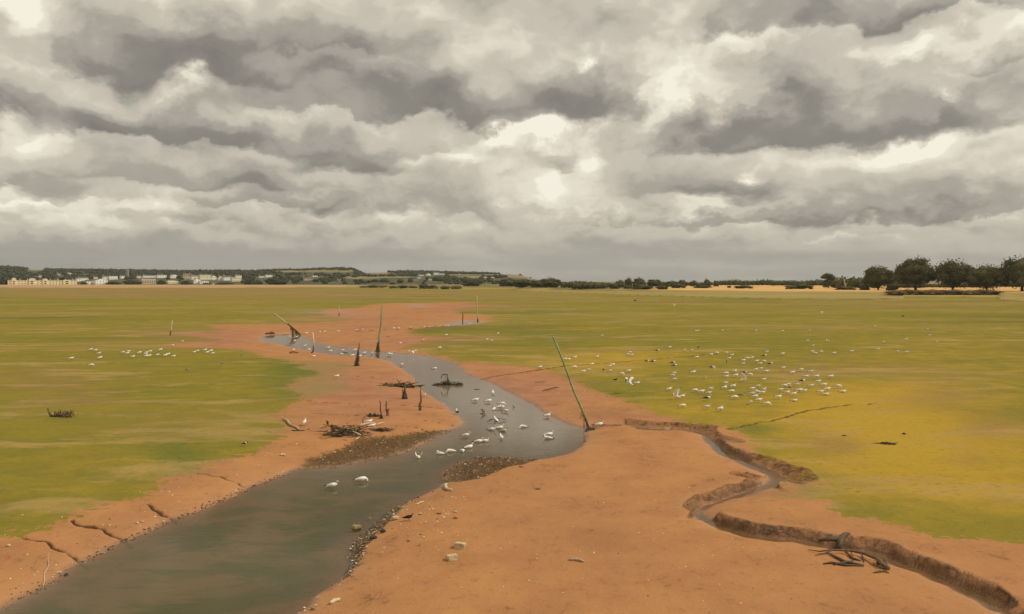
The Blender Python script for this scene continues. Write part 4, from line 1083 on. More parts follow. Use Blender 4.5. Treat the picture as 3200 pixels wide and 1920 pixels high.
HEADS = {
 'stand': [(.160, 0, .285, .044, .046), (.172, 0, .325, .035, .036), (.190, 0, .360, .036, .035), (.215, 0, .368, .030, .028), (.235, 0, .363, .014, .014), (.285, 0, .352, .005, .006)],
 'rest': [(.150, 0, .268, .050, .050), (.168, 0, .290, .040, .038), (.195, 0, .298, .034, .032), (.215, 0, .297, .026, .025), (.232, 0, .294, .013, .013), (.278, 0, .284, .005, .006)],
 'feed': [(.172, 0, .230, .050, .050), (.215, 0, .195, .038, .038), (.243, 0, .150, .035, .036), (.255, 0, .118, .030, .028), (.262, 0, .095, .014, .014), (.272, 0, .045, .005, .006)],
 'preen': [(.140, .01, .290, .046, .046), (.130, .04, .325, .036, .036), (.095, .065, .335, .035, .034), (.065, .080, .325, .030, .028), (.045, .088, .315, .014, .014), (.005, .100, .285, .005, .006)],
 'dip': [(.175, 0, .190, .050, .045), (.225, 0, .150, .038, .036), (.245, 0, .110, .030, .030), (.255, 0, .09, .022, .022), (.262, 0, .075, .012, .012), (.27, 0, .05, .005, .006)],
}
# material slots: 0 body, 1 mantle, 2 wingtip, 3 bill, 4 legs, 5 head
PLUM = {'gull': ('gull_white', 'gull_grey', 'gull_black', 'bill', 'leg', 'gull_white'),
        'bb': ('gull_white', 'gull_slate', 'gull_black', 'bill', 'leg', 'gull_white'),
        'juv': ('juv_head', 'juv', 'gull_black', 'gull_black', 'leg', 'juv_head'),
        'crow': ('crow', 'crow', 'crow', 'crow', 'crow', 'crow'),
        'wader': ('gull_white', 'gull_black', 'gull_black', 'red_bill', 'leg', 'gull_black')}
BIRDMESH = {}
def bird_mesh(pose, kind):
    key = (pose, kind)
    if key in BIRDMESH: return BIRDMESH[key]
    mb = MB()
    head = {'stand': 'stand', 'rest': 'rest', 'feed': 'feed', 'preen': 'preen', 'sit': 'rest', 'swim': 'stand', 'float': 'rest', 'wingup': 'stand', 'dip': 'dip', 'fly': 'rest', 'glide': 'rest', 'spread': 'stand', 'bathe': 'rest', 'swimpreen': 'preen'}[pose]
    tr = list(TRUNK); hd = HEADS[head]
    if pose in ('fly', 'glide'): hd = [(.165, 0, .245, .050, .048), (.20, 0, .252, .038, .036), (.225, 0, .256, .033, .031), (.245, 0, .255, .026, .024), (.26, 0, .253, .013, .013), (.30, 0, .248, .005, .006)]
    if pose in ('stand',) : tr = [(x, y, z + .10 * x, w, h) for x, y, z, w, h in tr]
    rings = tr + hd
    loft(mb, rings, 10, [0, 0, 0, 0, 0, 5, 5, 5, 5, 3, 3])
    raised = pose in ('wingup', 'fly', 'glide', 'spread', 'bathe')
    if not raised:
        for sd in (-1, 1):
            loft(mb, [(.085, sd * .068, .228, .016, .035), (.02, sd * .083, .232, .022, .052), (-.08, sd * .074, .222, .022, .050), (-.18, sd * .048, .202, .018, .034), (-.26, sd * .024, .188, .012, .018), (-.36, sd * .010, .180, .005, .007)], 7, [1, 1, 1, 1, 2])
        loft(mb, [(.05, 0, .285, .030, .014), (-.05, 0, .277, .055, .018), (-.14, 0, .242, .045, .014), (-.22, 0, .205, .028, .008)], 7, [1, 1, 1])
    else:
        for sd in (-1, 1):
            if pose == 'wingup': pts = [(.06, .06, .26, .10), (.03, .16, .40, .11), (-.02, .24, .56, .09), (-.12, .30, .70, .05), (-.22, .33, .78, .012)]
            elif pose == 'fly': pts = [(.06, .06, .25, .10), (.09, .22, .33, .11), (.06, .38, .38, .095), (-.04, .52, .36, .055), (-.16, .64, .31, .012)]
            elif pose == 'glide': pts = [(.05, .06, .25, .10), (.10, .20, .40, .11), (.08, .33, .48, .10), (-.02, .48, .42, .06), (-.13, .60, .30, .012)]
            elif pose == 'spread': pts = [(.05, .06, .25, .11), (.02, .20, .27, .12), (-.02, .36, .24, .10), (-.08, .50, .20, .06), (-.14, .60, .17, .012)]
            else: pts = [(.06, .06, .25, .09), (.04, .13, .34, .10), (-.03, .17, .42, .08), (-.13, .18, .46, .05), (-.20, .18, .46, .012)]
            vs = []; n = 6
            for x, y, z, c in pts:
                for k in range(n):
                    q = 2 * math.pi * k / n
                    vs.append((x - .25 * c + c * math.cos(q), sd * y, z + .011 * math.sin(q)))
            fs = [(i * n + k, i * n + (k + 1) % n, (i + 1) * n + (k + 1) % n, (i + 1) * n + k) for i in range(len(pts) - 1) for k in range(n)]
            b = len(mb.v); mb.v += vs; mb.f += [tuple(j + b for j in f) for f in fs] + [tuple(b + (len(pts) - 1) * n + k for k in range(n))]
            mb.m += [(2 if i >= 3 else 1) if kind != 'gull' or k < 3 else 0 for i in range(len(pts) - 1) for k in range(n)] + [2]
    if pose in ('stand', 'rest', 'feed', 'preen', 'wingup'):
        for sd in (-1, 1):
            mb.tube([(.02, sd * .032, .15), (.005, sd * .034, .08), (.02, sd * .036, .004)], [.014, .008, .008], 5, 4)
            mb.add([(.015, sd * .036, .004), (.075, sd * .036 + .028, .006), (.08, sd * .036, .006), (.075, sd * .036 - .028, .006), (.015, sd * .036, .014)], [(0, 1, 2, 4), (0, 4, 2, 3)], 4)
    drop = {'sit': -.125, 'swim': -.145, 'float': -.145, 'dip': -.145, 'spread': -.13, 'bathe': -.145, 'swimpreen': -.145}.get(pose, 0)
    if drop: mb.v = [(x, y, z + drop) for x, y, z in mb.v]
    me = bpy.data.meshes.new('bird'); me.from_pydata(mb.v, [], mb.f)
    for n_ in PLUM[kind]: me.materials.append(M[n_])
    me.polygons.foreach_set('material_index', mb.m); me.polygons.foreach_set('use_smooth', [True] * len(mb.f)); me.update()
    bm = bmesh.new(); bm.from_mesh(me); bmesh.ops.recalc_face_normals(bm, faces=bm.faces); bm.to_mesh(me); bm.free()
    BIRDMESH[key] = me
    return me
BIRDS = []
def crop(ox, oy, s, lst):
    for it in lst:
        x, y = it[0], it[1]; pose = it[2] if len(it) > 2 else 'rest'; face = it[3] if len(it) > 3 else 'R'; kind = it[4] if len(it) > 4 else 'gull'
        extra = it[5] if len(it) > 5 else {}
        BIRDS.append(dict(px=ox + x * s, py=oy + y * s, pose=pose, face=face, kind=kind, zone=ZONE, **extra))
ZONE = 'flock'
crop(2080, 1070, 320 / 2065, [
 (80,97),(380,152),(528,152),(662,92,'stand','R','crow',dict(label='black crow standing behind the flock, beyond the narrow green drainage line')),(920,243),(1030,203,'feed'),(1230,203,'stand'),(1340,250,'rest'),(625,298),(1285,315,'stand'),
 (1228,385,'stand','A','crow',dict(label='dark crow facing away among the gulls in the back right flock')),
 (150,408,'preen','R','bb',dict(label='black-backed gull preening, upper one of a close pair left in the flock')),(180,462,'rest','R','bb',dict(label='black-backed gull hunched just below a preening black-backed gull')),
 (940,505,'feed','R','bb',dict(label='big black-backed gull with lowered head alone in the middle of the flock')),(560,590,'stand'),(805,700,'stand','T','bb',dict(label='black-backed gull facing the viewer, standing apart mid flock')),
 (175,610,'stand'),(145,655,'stand'),(180,738,'stand'),(1215,622,'feed'),(1225,685,'rest'),(1395,575,'preen'),
 (1600,595,'stand','R','bb',dict(label='black-backed gull standing behind the gull with raised wings')),(1415,655,'stand'),
 (1575,738,'wingup','R','gull',dict(label='white gull holding both wings raised in the middle of the flock')),(1700,648,'feed'),(1570,360),(1560,428),(1640,318,'feed'),(1735,308),
 (1840,370,'stand'),(1975,380,'feed'),(1905,425),(1990,265,'rest','R','bb',dict(label='black-backed gull resting at the back right of the flock')),(2040,185),(1820,540,'stand'),(1925,525),(2030,578),(1980,740,'stand'),
 (1210,815),(1192,905,'preen'),(1365,870,'stand'),(1330,985,'feed'),(1535,1045,'stand','R','juv',dict(label='brown mottled young gull standing in the flock front centre')),(1390,1105,'feed'),(1870,870,'stand'),(1745,930),
 (1985,945,'preen'),(1955,1000,'stand'),(1850,990,'preen','L'),(1750,1020,'stand'),(1810,1075,'stand'),(1880,1155),(1715,1185,'stand','T'),(2045,1235,'feed'),(75,930,'stand'),
 (215,1075,'wingup','L','gull',dict(label='pale gull flapping its wings low at the left front of the flock')),(335,1075,'stand'),(590,965,'feed'),(725,985),(910,925,'stand'),(870,1015),
 (840,1110,'stand','R','bb',dict(label='large black-backed gull standing upright at the front of the flock')),(340,1275,'feed'),(835,1285,'stand'),(1110,1330,'preen')])
crop(2380, 1030, 320 / 1759, [
 (150,580,'stand','R','bb',dict(label='black-backed gull with upright neck at the back of the right hand cluster')),(360,413),(370,655),(530,730,'stand'),(675,687),(850,712,'stand'),(770,797,'stand'),
 (700,870,'stand','R','bb',dict(label='black-backed gull standing tall inside the right hand cluster')),(945,795,'stand'),(1190,797,'stand'),(870,372,'stand'),(912,404,'feed'),(1015,380,'feed'),(1240,403),(1545,372),(785,190),(1137,188,'stand','L'),
 (885,272,'stand'),(358,25,'feed'),(820,12),(975,885),(1070,942),(1310,970,'feed'),(855,955,'stand'),(620,935,'stand'),(460,935,'stand'),(390,962,'feed'),
 (490,985,'rest','R','juv',dict(label='brown mottled young gull resting inside the right hand cluster')),(325,1030),(445,1075,'preen'),(555,1095,'stand'),(650,1035),(735,1045),(290,1150),(565,1215,'sit'),(1130,1015),(1020,1062),(1110,1108,'sit'),(1400,1060,'sit')])
crop(2400, 900, .3235, [(1335,492,'stand'),(1115,520),(1540,398),(1560,457),(1630,518),(1060,590),(1250,612),(1337,617),(1030,372)])
crop(1680, 1070, 400 / 2473, [
 (45,465,'stand','R','gull',dict(label='gull standing at the mud edge left of the tall leaning green pole')),(525,315,'stand','R','gull',dict(label='gull half hidden behind the tall leaning green pole')),(597,325),(718,282,'stand'),(1145,275),(1785,190),(1742,232),(1815,240),
 (2318,155,'rest','R','bb',dict(label='black-backed gull resting farthest back on the bright yellow algae strip')),
 (2120,360,'rest','R','bb',dict(label='black-backed gull beside the drainage line, left one of a pair')),(2232,365,'rest','R','bb',dict(label='black-backed gull beside the drainage line, right one of a pair')),
 (1050,415,'stand'),(710,475,'feed'),(885,555,'stand'),(990,520,'stand'),(1272,525,'stand','T','crow',dict(label='black crow facing the viewer between gulls, right of the green pole')),(1450,425),(1395,455),(1400,540,'stand'),(1760,545),(1620,605,'feed'),
 (1507,715,'stand','R','crow',dict(label='black crow walking just left of the gliding gull')),(1920,782)])
BIRDS.append(dict(px=1962, py=1197, pose='glide', face=('rot', 2.55), kind='gull', zone='flock', lift=.9, label='white gull gliding in with curved wings at the left of the flock', scale=1.35))
crop(1600, 900, .3235, [(868,460),(1776,415),(1797,413),(2033,408),(2355,412)])
BIRDS.append(dict(px=2106, py=955, pose='glide', face=('rot', 2.2), kind='gull', zone='far', lift=1.6, label='white gull flying with raised wings low over the far green flats', scale=1.35))
BIRDS.append(dict(px=2571, py=978, pose='fly', face=('rot', .7), kind='gull', zone='far', lift=2.0, label='small white gull flying over the far right flats with narrow wings', scale=1.2))
ZONE = 'creek'
W_ = dict(water=True)
def L_(t): return dict(label=t)
crop(1400, 1190, 320 / 2374, [
 (1040,262,'stand','A','gull',L_('gull standing upright facing away in the creek, nearest to the far bank')),(645,430,'stand','R','gull',L_('gull standing in the creek just right of the weedy snag')),(945,452,'stand','R','gull',L_('gull in the creek, right of the gull nearest the weedy snag')),
 (1245,530,'feed','R','gull',L_('gull bending down at the back of a knot of three in the creek')),(1200,600,'preen','R','gull',L_('preening gull on the left of a knot of three in the creek')),(1268,595,'stand','T','gull',L_('gull facing the viewer on the right of a knot of three in the creek')),
 (1067,650,'float','A','gull',L_('round huddled gull floating left of the knot of three')),(1350,680,'stand','R','gull',L_('gull wading in the creek left of the small forked stick')),
 (820,725,'bathe','R','juv',L_('brown young gull flapping half open wings in the creek')),(212,700,'stand','A','bb',L_('black-backed gull standing on the shingly tip of the left mud bank')),
 (1115,890,'spread','A','bb',L_('black-backed gull bathing with both dark wings spread on the water')),(1200,1075,'swim','R','gull',L_('gull swimming close behind the big grey gull, below the spread-winged bird')),(1020,1112,'swim','R','gull',L_('big grey gull swimming below the spread-winged black-backed bird')),
 (1288,1148,'swim','R','juv',L_('brown young gull swimming right of the big grey gull')),(420,1245,'stand','R','gull',L_('upright gull standing in shallow water below the left mud tip')),(715,1388,'swim','R','gull',L_('big gull swimming, left one of a touching pair mid creek')),
 (858,1382,'swim','R','gull',L_('gull swimming, right one of a touching pair mid creek')),(1238,1292,'stand','AL','gull',L_('gull standing with its back turned in dark water, right of the pair')),(1740,1065,'dip','L','gull',L_('long white gull with its head under water, trailing a thin wake'))])
crop(1600, 900, .3235, [(358,1408,'swim','R','gull',L_('gull swimming in the right creek bend, upper one of a tight pair')),(345,1442,'swim','L','gull',L_('gull swimming in the right creek bend, lower one of a tight pair')),
 (345,1225,'stand','R','gull',L_('gull standing in the shallows left of the foot of the leaning green pole')),(845,1310,'stand','R','gull',L_('white gull standing on red mud right of the leaning green pole'))])
crop(1280, 1350, 340 / 2474, [(205,548,'bathe','T','gull',L_('ruffled gull bathing, leftmost of the row before the gravel bar')),(680,470,'swimpreen','L','gull',L_('gull preening on the water, second from the left in the bathing row')),
 (935,437,'dip','L','gull',L_('flat white gull with its head dipped in the middle of the bathing row')),(1205,422,'float','T','gull',L_('round gull floating towards the viewer near the right of the bathing row')),(1350,328,'swim','R','gull',L_('grey winged gull swimming at the right end of the bathing row'))])
crop(800, 1200, .3235, [(740,970,'stand','R','gull',L_('nearest white gull, standing upright in the wide dark creek')),(1018,922,'feed','R','gull',L_('white gull bending down to the water beside the nearest one')),
 (470,362,'stand','A','gull',L_('white gull facing away on the left mud, right of a pale driftwood branch')),(1090,360,'rest','R','gull',L_('white gull resting behind the pale branch of the driftwood pile')),(1122,402,'rest','R','gull',L_('white gull resting before the pale branch of the driftwood pile')),
 (1625,98,'stand','T','gull',L_('white gull facing the viewer beside the sharp pointed stake')),(1475,1278,'stand','R','crow',L_('near black crow standing on red mud by the stony shoreline'))])
crop(800, 900, .3235, [(780,850,'rest','R','gull',L_('white gull resting alone on the left mud below the conical stump')),(1408,736,'stand','R','gull',L_('gull standing at the left waterline above the narrow creek stretch')),(1725,776,'float','R','gull',L_('small gull floating in the creek above the weedy snag'))])
BIRDS.append(dict(px=1290, py=1102, pose='fly', face=('rot', 1.9), kind='gull', zone='creek', lift=.5, label='white gull flying low over the creek with spread wings by the dark bank', scale=1.15))
ZONE = 'upper'
crop(800, 1020, 500 / 2474, [(518,158),(625,162),(595,222),(755,298),(578,362),(815,357),(890,460),(1120,325,'stand'),(1152,380),(1338,370),(1320,418),(1490,445),(1525,362),(1610,455),(1675,405,'stand'),(1790,407),(2050,420),(2087,428),
 (1862,446,'stand','L','crow',L_('black crow wading at the foot of the tall straight green pole')),(2230,258),(1868,243,'rest','R','gull',dict(label='white gull perched on the weedy lump of the straight green pole', perch=(1179, 1099)))])
ZONE = 'line'
crop(800, 1020, 500 / 2474, [(780,105),(985,88),(1058,80),(1268,72),(1552,55),(1645,50),(2130,28),(2205,30),(2385,20)])
crop(1240, 900, 500 / 2474, [(420,603),(503,600),(560,597),(667,590),(748,587),(792,583),(1123,550)])
ZONE = 'midgreen'
crop(1240, 900, 500 / 2474, [(765,725),(405,803),(660,925,'feed'),(1390,795),(1475,813,'rest','L'),(1562,703)])
ZONE = 'left'
crop(0, 940, .3235, [(690,552,'stand'),(877,467,'stand'),(922,478),(955,505),(965,548),(880,620,'feed'),(1187,497),(1240,488),(1230,505),(1283,538),(1347,499),(1413,500),(1448,488),(1408,518),(1415,533),(1442,529),(1520,522),(1550,470,'stand'),
 (1597,526),(1623,514),(1677,533,'stand'),(1667,430),(1760,390,'stand'),(1875,496),(1907,483),(1980,472,'stand'),(2001,497),(2037,482),(2053,508),
 (2340,520,'stand','R','wader',L_('dark wader on the mud edge right of the scattered left gulls')),(1812,660,'stand','R','wader',L_('dark wader feeding on the left algae, lower left one of two')),(2145,605,'stand','T','wader',L_('dark wader on the left algae, upper right one of two')),
 (2368,1376,'stand','R','wader',L_('black and white wader standing by the near left mud edge'))])

ANCH = {'flock': [('the tall leaning green pole', 1750, 1120), ('the gliding gull', 1962, 1197), ('the gull with raised wings', 2324, 1184), ('the wing-flapping pale gull', 2113, 1237), ('the large front black-backed gull', 2210, 1242),
  ('the face-on black-backed gull', 2205, 1178), ('the lone mid-flock black-backed gull', 2226, 1148), ('the preening black-backed gull', 2103, 1133), ('the far back crow', 2182, 1084), ('the back-turned dark crow', 2270, 1130),
  ('the crow facing the viewer', 1886, 1155), ('the walking crow', 1924, 1186), ('the front centre brown young gull', 2318, 1232), ('the tall right black-backed gull', 2507, 1188), ('the right brown young gull', 2469, 1209),
  ('the drainage-line black-backed pair', 2032, 1128), ('the farthest black-backed gull', 2055, 1095), ('the back right black-backed gull', 2388, 1111), ('the upright-necked black-backed gull', 2407, 1135)],
 'upper': [('the fallen weed-hung pole', 925, 1035), ('the short curved stake', 976, 1080), ('the conical stump', 1118, 1120), ('the straight green pole', 1183, 1090)],
 'midgreen': [('the tall pale pole', 1492, 1000), ('the leaning green pole top', 1728, 1052), ('the low flying creek gull', 1290, 1100)],
 'left': [('the short white-topped post', 535, 1040), ('the upturned stump on the left algae', 190, 1285)]}
CUT = {'flock': 'flock'}
def sector(dx, dy):
    a = math.degrees(math.atan2(-dy * 1.6, dx)) % 360
    return ['right of', 'behind and right of', 'behind', 'behind and left of', 'left of', 'before and left of', 'before', 'before and right of'][int(((a + 22.5) % 360) // 45)]
ORD = ['nearest', 'second nearest', 'third nearest', 'fourth nearest', 'fifth nearest', 'sixth nearest', 'seventh nearest', 'eighth nearest', 'ninth nearest', 'tenth nearest', 'eleventh nearest', 'twelfth nearest']
POSE = {'stand': 'standing', 'rest': 'hunched', 'feed': 'head-down', 'preen': 'preening', 'sit': 'sitting', 'float': 'floating'}
buckets = {}
for b in BIRDS:
    if 'label' in b or b['zone'] not in ANCH: continue
    A_ = min(ANCH[b['zone']], key=lambda a: math.hypot(a[1] - b['px'], (a[2] - b['py']) * 1.6))
    b['anch'] = (A_[0], sector(b['px'] - A_[1], b['py'] - A_[2])); b['ad'] = math.hypot(A_[1] - b['px'], (A_[2] - b['py']) * 1.6)
    buckets.setdefault((b['zone'], b['anch'], POSE.get(b['pose'], 'white')), []).append(b)
for (z_, (an, se), po), L in buckets.items():
    L.sort(key=lambda b: b['ad'])
    for i, b in enumerate(L):
        w = '' if len(L) == 1 else (', nearer one' if i == 0 else ', farther one') if len(L) == 2 else ', ' + ORD[i]
        b['label'] = '%s white gull %s %s%s' % (po, se, an, w)
GROUP = {'flock': 'gulls of the flock on the right algae', 'creek': 'gulls in and beside the creek', 'upper': 'gulls along the upper creek', 'line': 'far gulls dotted along the thin upper stream', 'midgreen': 'gulls scattered on the middle flats', 'left': 'gulls scattered on the left algae', 'far': 'gulls in flight'}
CATS = {'crow': 'crow', 'wader': 'wading bird'}
rb = random.Random(12)
for b in BIRDS:
    kind, pose = b['kind'], b['pose']
    sc = {'gull': 1.13, 'bb': 1.22, 'juv': 1.1, 'crow': .78, 'wader': .72}[kind] * rb.uniform(.94, 1.08) * b.get('scale', 1)
    hz = {'stand': .24, 'rest': .22, 'feed': .19, 'preen': .22, 'sit': .10, 'swim': .09, 'float': .08, 'wingup': .25, 'dip': .05, 'bathe': .12, 'spread': .12, 'swimpreen': .1}.get(pose, .25) * sc
    if 'perch' in b:
        base = hit(*b['perch']); p = at_depth(b['px'], b['py'], base.y - .05); p.z -= hz * .9
    elif 'lift' in b:
        q = hit(b['px'], b['py'], b['lift']); p = at_depth(b['px'], b['py'], q.y) - Vector((0, 0, .22))
    else:
        p = hit(b['px'], b['py'], hz)
        wet_ = p.z < ZW
        if wet_ and pose in ('swim', 'float', 'dip', 'spread', 'bathe', 'swimpreen', 'rest'):
            x, y = unz(b['px'], b['py'], ZW + hz); p = Vector((x, y, ZW))
        elif wet_:
            p.z = max(p.z, ZW - .09)
            x, y = unz(b['px'], b['py'], p.z + hz); p = Vector((x, y, p.z))
    me = bird_mesh(pose if pose in ('stand', 'rest', 'feed', 'preen', 'sit', 'swim', 'float', 'wingup', 'dip', 'fly', 'glide', 'spread', 'bathe', 'swimpreen') else 'rest', kind)
    o = link(bpy.data.objects.new({'crow': 'crow', 'wader': 'wading_bird'}.get(kind, 'gull'), me))
    f = b['face']; base_rot = math.atan2(-p.x, p.y)
    rot = {'R': 0, 'L': math.pi, 'A': 1.57, 'T': -1.57, 'AL': 2.2}[f] if isinstance(f, str) else f[1]
    o.rotation_euler = (0, 0, base_rot + rot + (rb.uniform(-.45, .45) if isinstance(f, str) else 0))
    if pose in ('glide', 'fly'): o.rotation_euler = (rb.uniform(-.2, .2), -.15 if pose == 'fly' else -.35, o.rotation_euler.z)
    o.location = p; o.scale = (sc, sc, sc)
    lab = b.get('label')
    if b['zone'] == 'line': lab = 'tiny white gull in the dotted line of far gulls along the thin upper stream'
    if b['zone'] == 'far' and not lab: lab = 'white gull in flight'
    tag(o, lab, CATS.get(kind, 'gull'), GROUP[b['zone']] if kind in ('gull', 'bb', 'juv') else None)
# ------------------------------------------------------------------ stakes and poles in the mud
def weed_tuft(mb, c, r, h, rnd, n=60, hang=1.0):
    """wet weed strands hanging round a stake"""
    for _ in range(n):
        a = rnd.uniform(0, 6.283); z = h * rnd.random()
        q = r * (1.0 - .45 * z / h) * rnd.uniform(.5, 1.1)
        p = Vector((c[0] + q * math.cos(a), c[1] + q * math.sin(a), c[2] + z))
        l = h * rnd.uniform(.18, .4) * hang; w = r * rnd.uniform(.15, .35)
        t = Vector((-math.sin(a) * w, math.cos(a) * w, 0)); dn = Vector((math.cos(a) * r * .35, math.sin(a) * r * .35, -l))
        mb.add([p - t, p + t, p + t * .6 + dn, p - t * .5 + dn], [(0, 1, 2, 3)])
def stake(top, base, r0, r1, mat, label, name='stake', weed=None, mid=None, split=None, cat='stake', group='stakes standing in the mud', sink=.4):
    p = hit(*base); Y = p.y
    t = at_depth(top[0], top[1], Y) - p
    root = empty(name, p); pts = [Vector((0, 0, 0)) - (t.normalized() * sink if not mid else Vector((0, 0, sink)))]
    pts.append(Vector((0, 0, 0)))
    if mid:
        for m_ in mid: pts.append(at_depth(m_[0], m_[1], Y) - p)
    n = 5 if not mid else 1
    last = pts[-1].copy()
    for k in range(1, n + 1):
        q = last.lerp(t, k / n)
        if k < n: q += Vector((math.sin(k * 2.1 + top[0]) * r0 * .5, math.cos(k * 1.7) * r0 * .4, 0))
        pts.append(q)
    L = len(pts); rad = [r0 + (r1 - r0) * i / (L - 1) for i in range(L)]
    mb = MB()
    if split:             # upper length a different look: dry and pale above, wet and dark below
        k = max(2, min(L - 2, int(L * split)))
        cut = pts[k - 1].lerp(pts[k], .5); rc = (rad[k - 1] + rad[k]) / 2
        mb.tube(pts[:k] + [cut], rad[:k] + [rc], 8); mb.build('wet_foot', M['wood_dark'], root, True)
        mb = MB(); mb.tube([cut + Vector((0, 0, .003))] + pts[k:], [rc * .97] + [r * .97 for r in rad[k:]], 8); mb.build('pole', M[mat], root, True)
    else:
        mb.tube(pts, rad, 8); mb.build('pole' if cat == 'pole' else 'shaft', M[mat], root, True)
    if weed:
        rnd = random.Random(int(top[0])); mb = MB()
        dz = t.normalized()
        for k in range(6):
            f = k / 6 * weed[1]
            rr = weed[0] * (1 - .72 * k / 6)
            weed_tuft(mb, dz * f, rr, weed[1] / 5, rnd, 34)
            lump(mb, tuple(dz * f), rr * .62, rr * .62, weed[1] / 9, rnd, .25)
        mb.build('seaweed', M['weed'], root)
    return tag(root, label, cat, group)
o = stake((1728,1052),(1842,1342),.085,.062,'pole_green','tall green pole leaning left out of the mud at the near creek bend','leaning_pole',cat='pole',group='navigation poles along the creek',split=.34)
# weed strands hanging from it and the clod at its foot
p = o.location.copy(); Y = p.y; rnd = random.Random(4)
mb = MB()
for (a, b_) in (((1822,1285),(1824,1345)),((1824,1290),(1812,1312)),((1826,1288),(1829,1370)),((1831,1306),(1835,1352)),((1820,1284),(1815,1300))):
    q0 = at_depth(*a, Y) - p; q1 = at_depth(*b_, Y) - p
    mb.tube([q0, q0.lerp(q1, .5) + Vector((rnd.uniform(-.04, .04), -.04, 0)), q1], [.022, .018, .010], 5)
mb.build('hanging_weed', M['weed'], o)
mb = MB()
for k in range(16): lump(mb, (rnd.uniform(-.22, .32), rnd.uniform(-.5, .1), rnd.uniform(-.25, .06)), rnd.uniform(.09, .18), rnd.uniform(.09, .18), rnd.uniform(.07, .13), rnd)
weed_tuft(mb, (0.05, -.1, -.1), .3, .3, rnd, 50); mb.build('weedy_foot', M['weed'], o)
stake((1196,954),(1180,1099),.13,.10,'pole_green','tall straight green pole with a weedy foot, in the upper creek','pole',weed=(.34,1.7),cat='pole',group='navigation poles along the creek',split=.3)
stake((1490,924),(1493,1006),.14,.11,'pole_pale','tall pale pole with a dark foot, farthest up the creek','pole',weed=(.22,1.3),cat='pole',group='navigation poles along the creek',split=.32)
stake((1446,979),(1446,1015),.11,.11,'wood_brown','short dark post with a pale top beside the far pale pole','post',split=.75,group='stakes standing in the mud')
stake((1059,957),(1060,988),.13,.12,'pole_pale','short post with a pale upper half, alone on the far left mud','post',split=.5)
stake((538,1003),(532,1049),.12,.10,'wood_cream','short post, white upper half, on the left algae','post',split=.55)
stake((977,1039),(973,1104),.12,.09,'wood_cream','slim stake curving at its foot, pale upper half, in the upper creek','stake',mid=[(979,1098),(980,1070)],split=.6)
stake((1123,1073),(1115,1144),.14,.05,'wood_brown','pointed stake swathed in a dark cone of weed','stake',weed=(.34,1.6))
stake((1316,1210),(1313,1283),.12,.02,'wood_brown','sharp pointed stake standing alone by the left creek bank','stake',weed=(.10,.8))
stake((1187,1253),(1192,1308),.055,.035,'wood_dark','thin dark upright stick, left one of two by the driftwood pile','stick',weed=(.16,.35))
o = stake((1206,1253),(1209,1300),.06,.035,'wood_dark','thin dark upright stick with a side branch, right of its twin','stick')
p = o.location; mb = MB()
mb.tube([at_depth(1207.5,1290,p.y) - p, at_depth(1212,1282,p.y) - p, at_depth(1215.5,1277,p.y) - p], [.05, .07, .02], 6)
mb.tube([at_depth(1213,1282,p.y) - p, at_depth(1215,1300,p.y) - p], [.03, .02], 5); mb.build('side_branch', M['wood_dark'], o, True)
# rotten stump with two spikes and a stick resting on it
p = hit(1265,1247); Y = p.y; o = empty('rotten_stump', p); rnd = random.Random(9); mb = MB()
for (bx, tx, ty, r) in ((1264,1265,1198,.14),(1260,1258,1215,.10),(1268,1268,1226,.11),(1263,1262,1230,.16)):
    a = at_depth(bx,1247,Y) - p; b_ = at_depth(tx,ty,Y) - p
    mb.tube([a - Vector((0,0,.3)), a, a.lerp(b_, .45) + Vector((.03,0,0)), b_], [r*1.3, r*1.2, r*.75, .02], 7)
mb.build('spikes', M['wood_dark'], o, True); mb = MB(); weed_tuft(mb, (0,0,0), .22, .5, rnd, 50); mb.build('seaweed', M['weed'], o)
tag(o, 'rotten two-spiked stump at the edge of the left mud bank', 'stump')
def stick(pts, r, mat, label, name='driftwood_stick', cat='driftwood', group=None, lift=None, side=None):
    """a branch lying on the ground through these pixels; lift = heights over the ground"""
    mb = MB(); lift = lift or [r[0] if hasattr(r, '__len__') else r] * len(pts)
    P = []
    for (px, py), l in zip(pts, lift):
        q = hit(px, py, l); P.append(Vector((q.x, q.y, max(q.z, ZW - .02) + l)))
    rr = r if hasattr(r, '__len__') else [r] * len(P)
    # a little crookedness
    Q = []; RR = []
    for i in range(len(P) - 1):
        Q.append(P[i]); RR.append(rr[i]); m_ = P[i].lerp(P[i + 1], .5)
        d = (P[i + 1] - P[i]); m_ += Vector((-d.y, d.x, 0)).normalized() * d.length * .05 * (1 if i % 2 else -1)
        Q.append(m_); RR.append((rr[i] + rr[i + 1]) / 2)
    Q.append(P[-1]); RR.append(rr[-1])
    c = P[0].copy()
    mb.tube([q - c for q in Q], RR, 7)
    for sp in (side or []):
        S = []
        for (px, py, l) in sp:
            q = hit(px, py, l); S.append(Vector((q.x, q.y, max(q.z, ZW - .02) + l)) - c)
        mb.tube(S, [RR[0] * .6] * (len(S) - 1) + [RR[0] * .2], 6)
    o = mb.build(name, M[mat], smooth=True); o.location = c
    return tag(o, label, cat, group)
p = hit(1290,1201)
stick([(1268,1201),(1278,1200),(1289,1201)], [.05,.045,.04], 'wood_pale', 'short reddish stick lying behind the rotten stump', group=None)
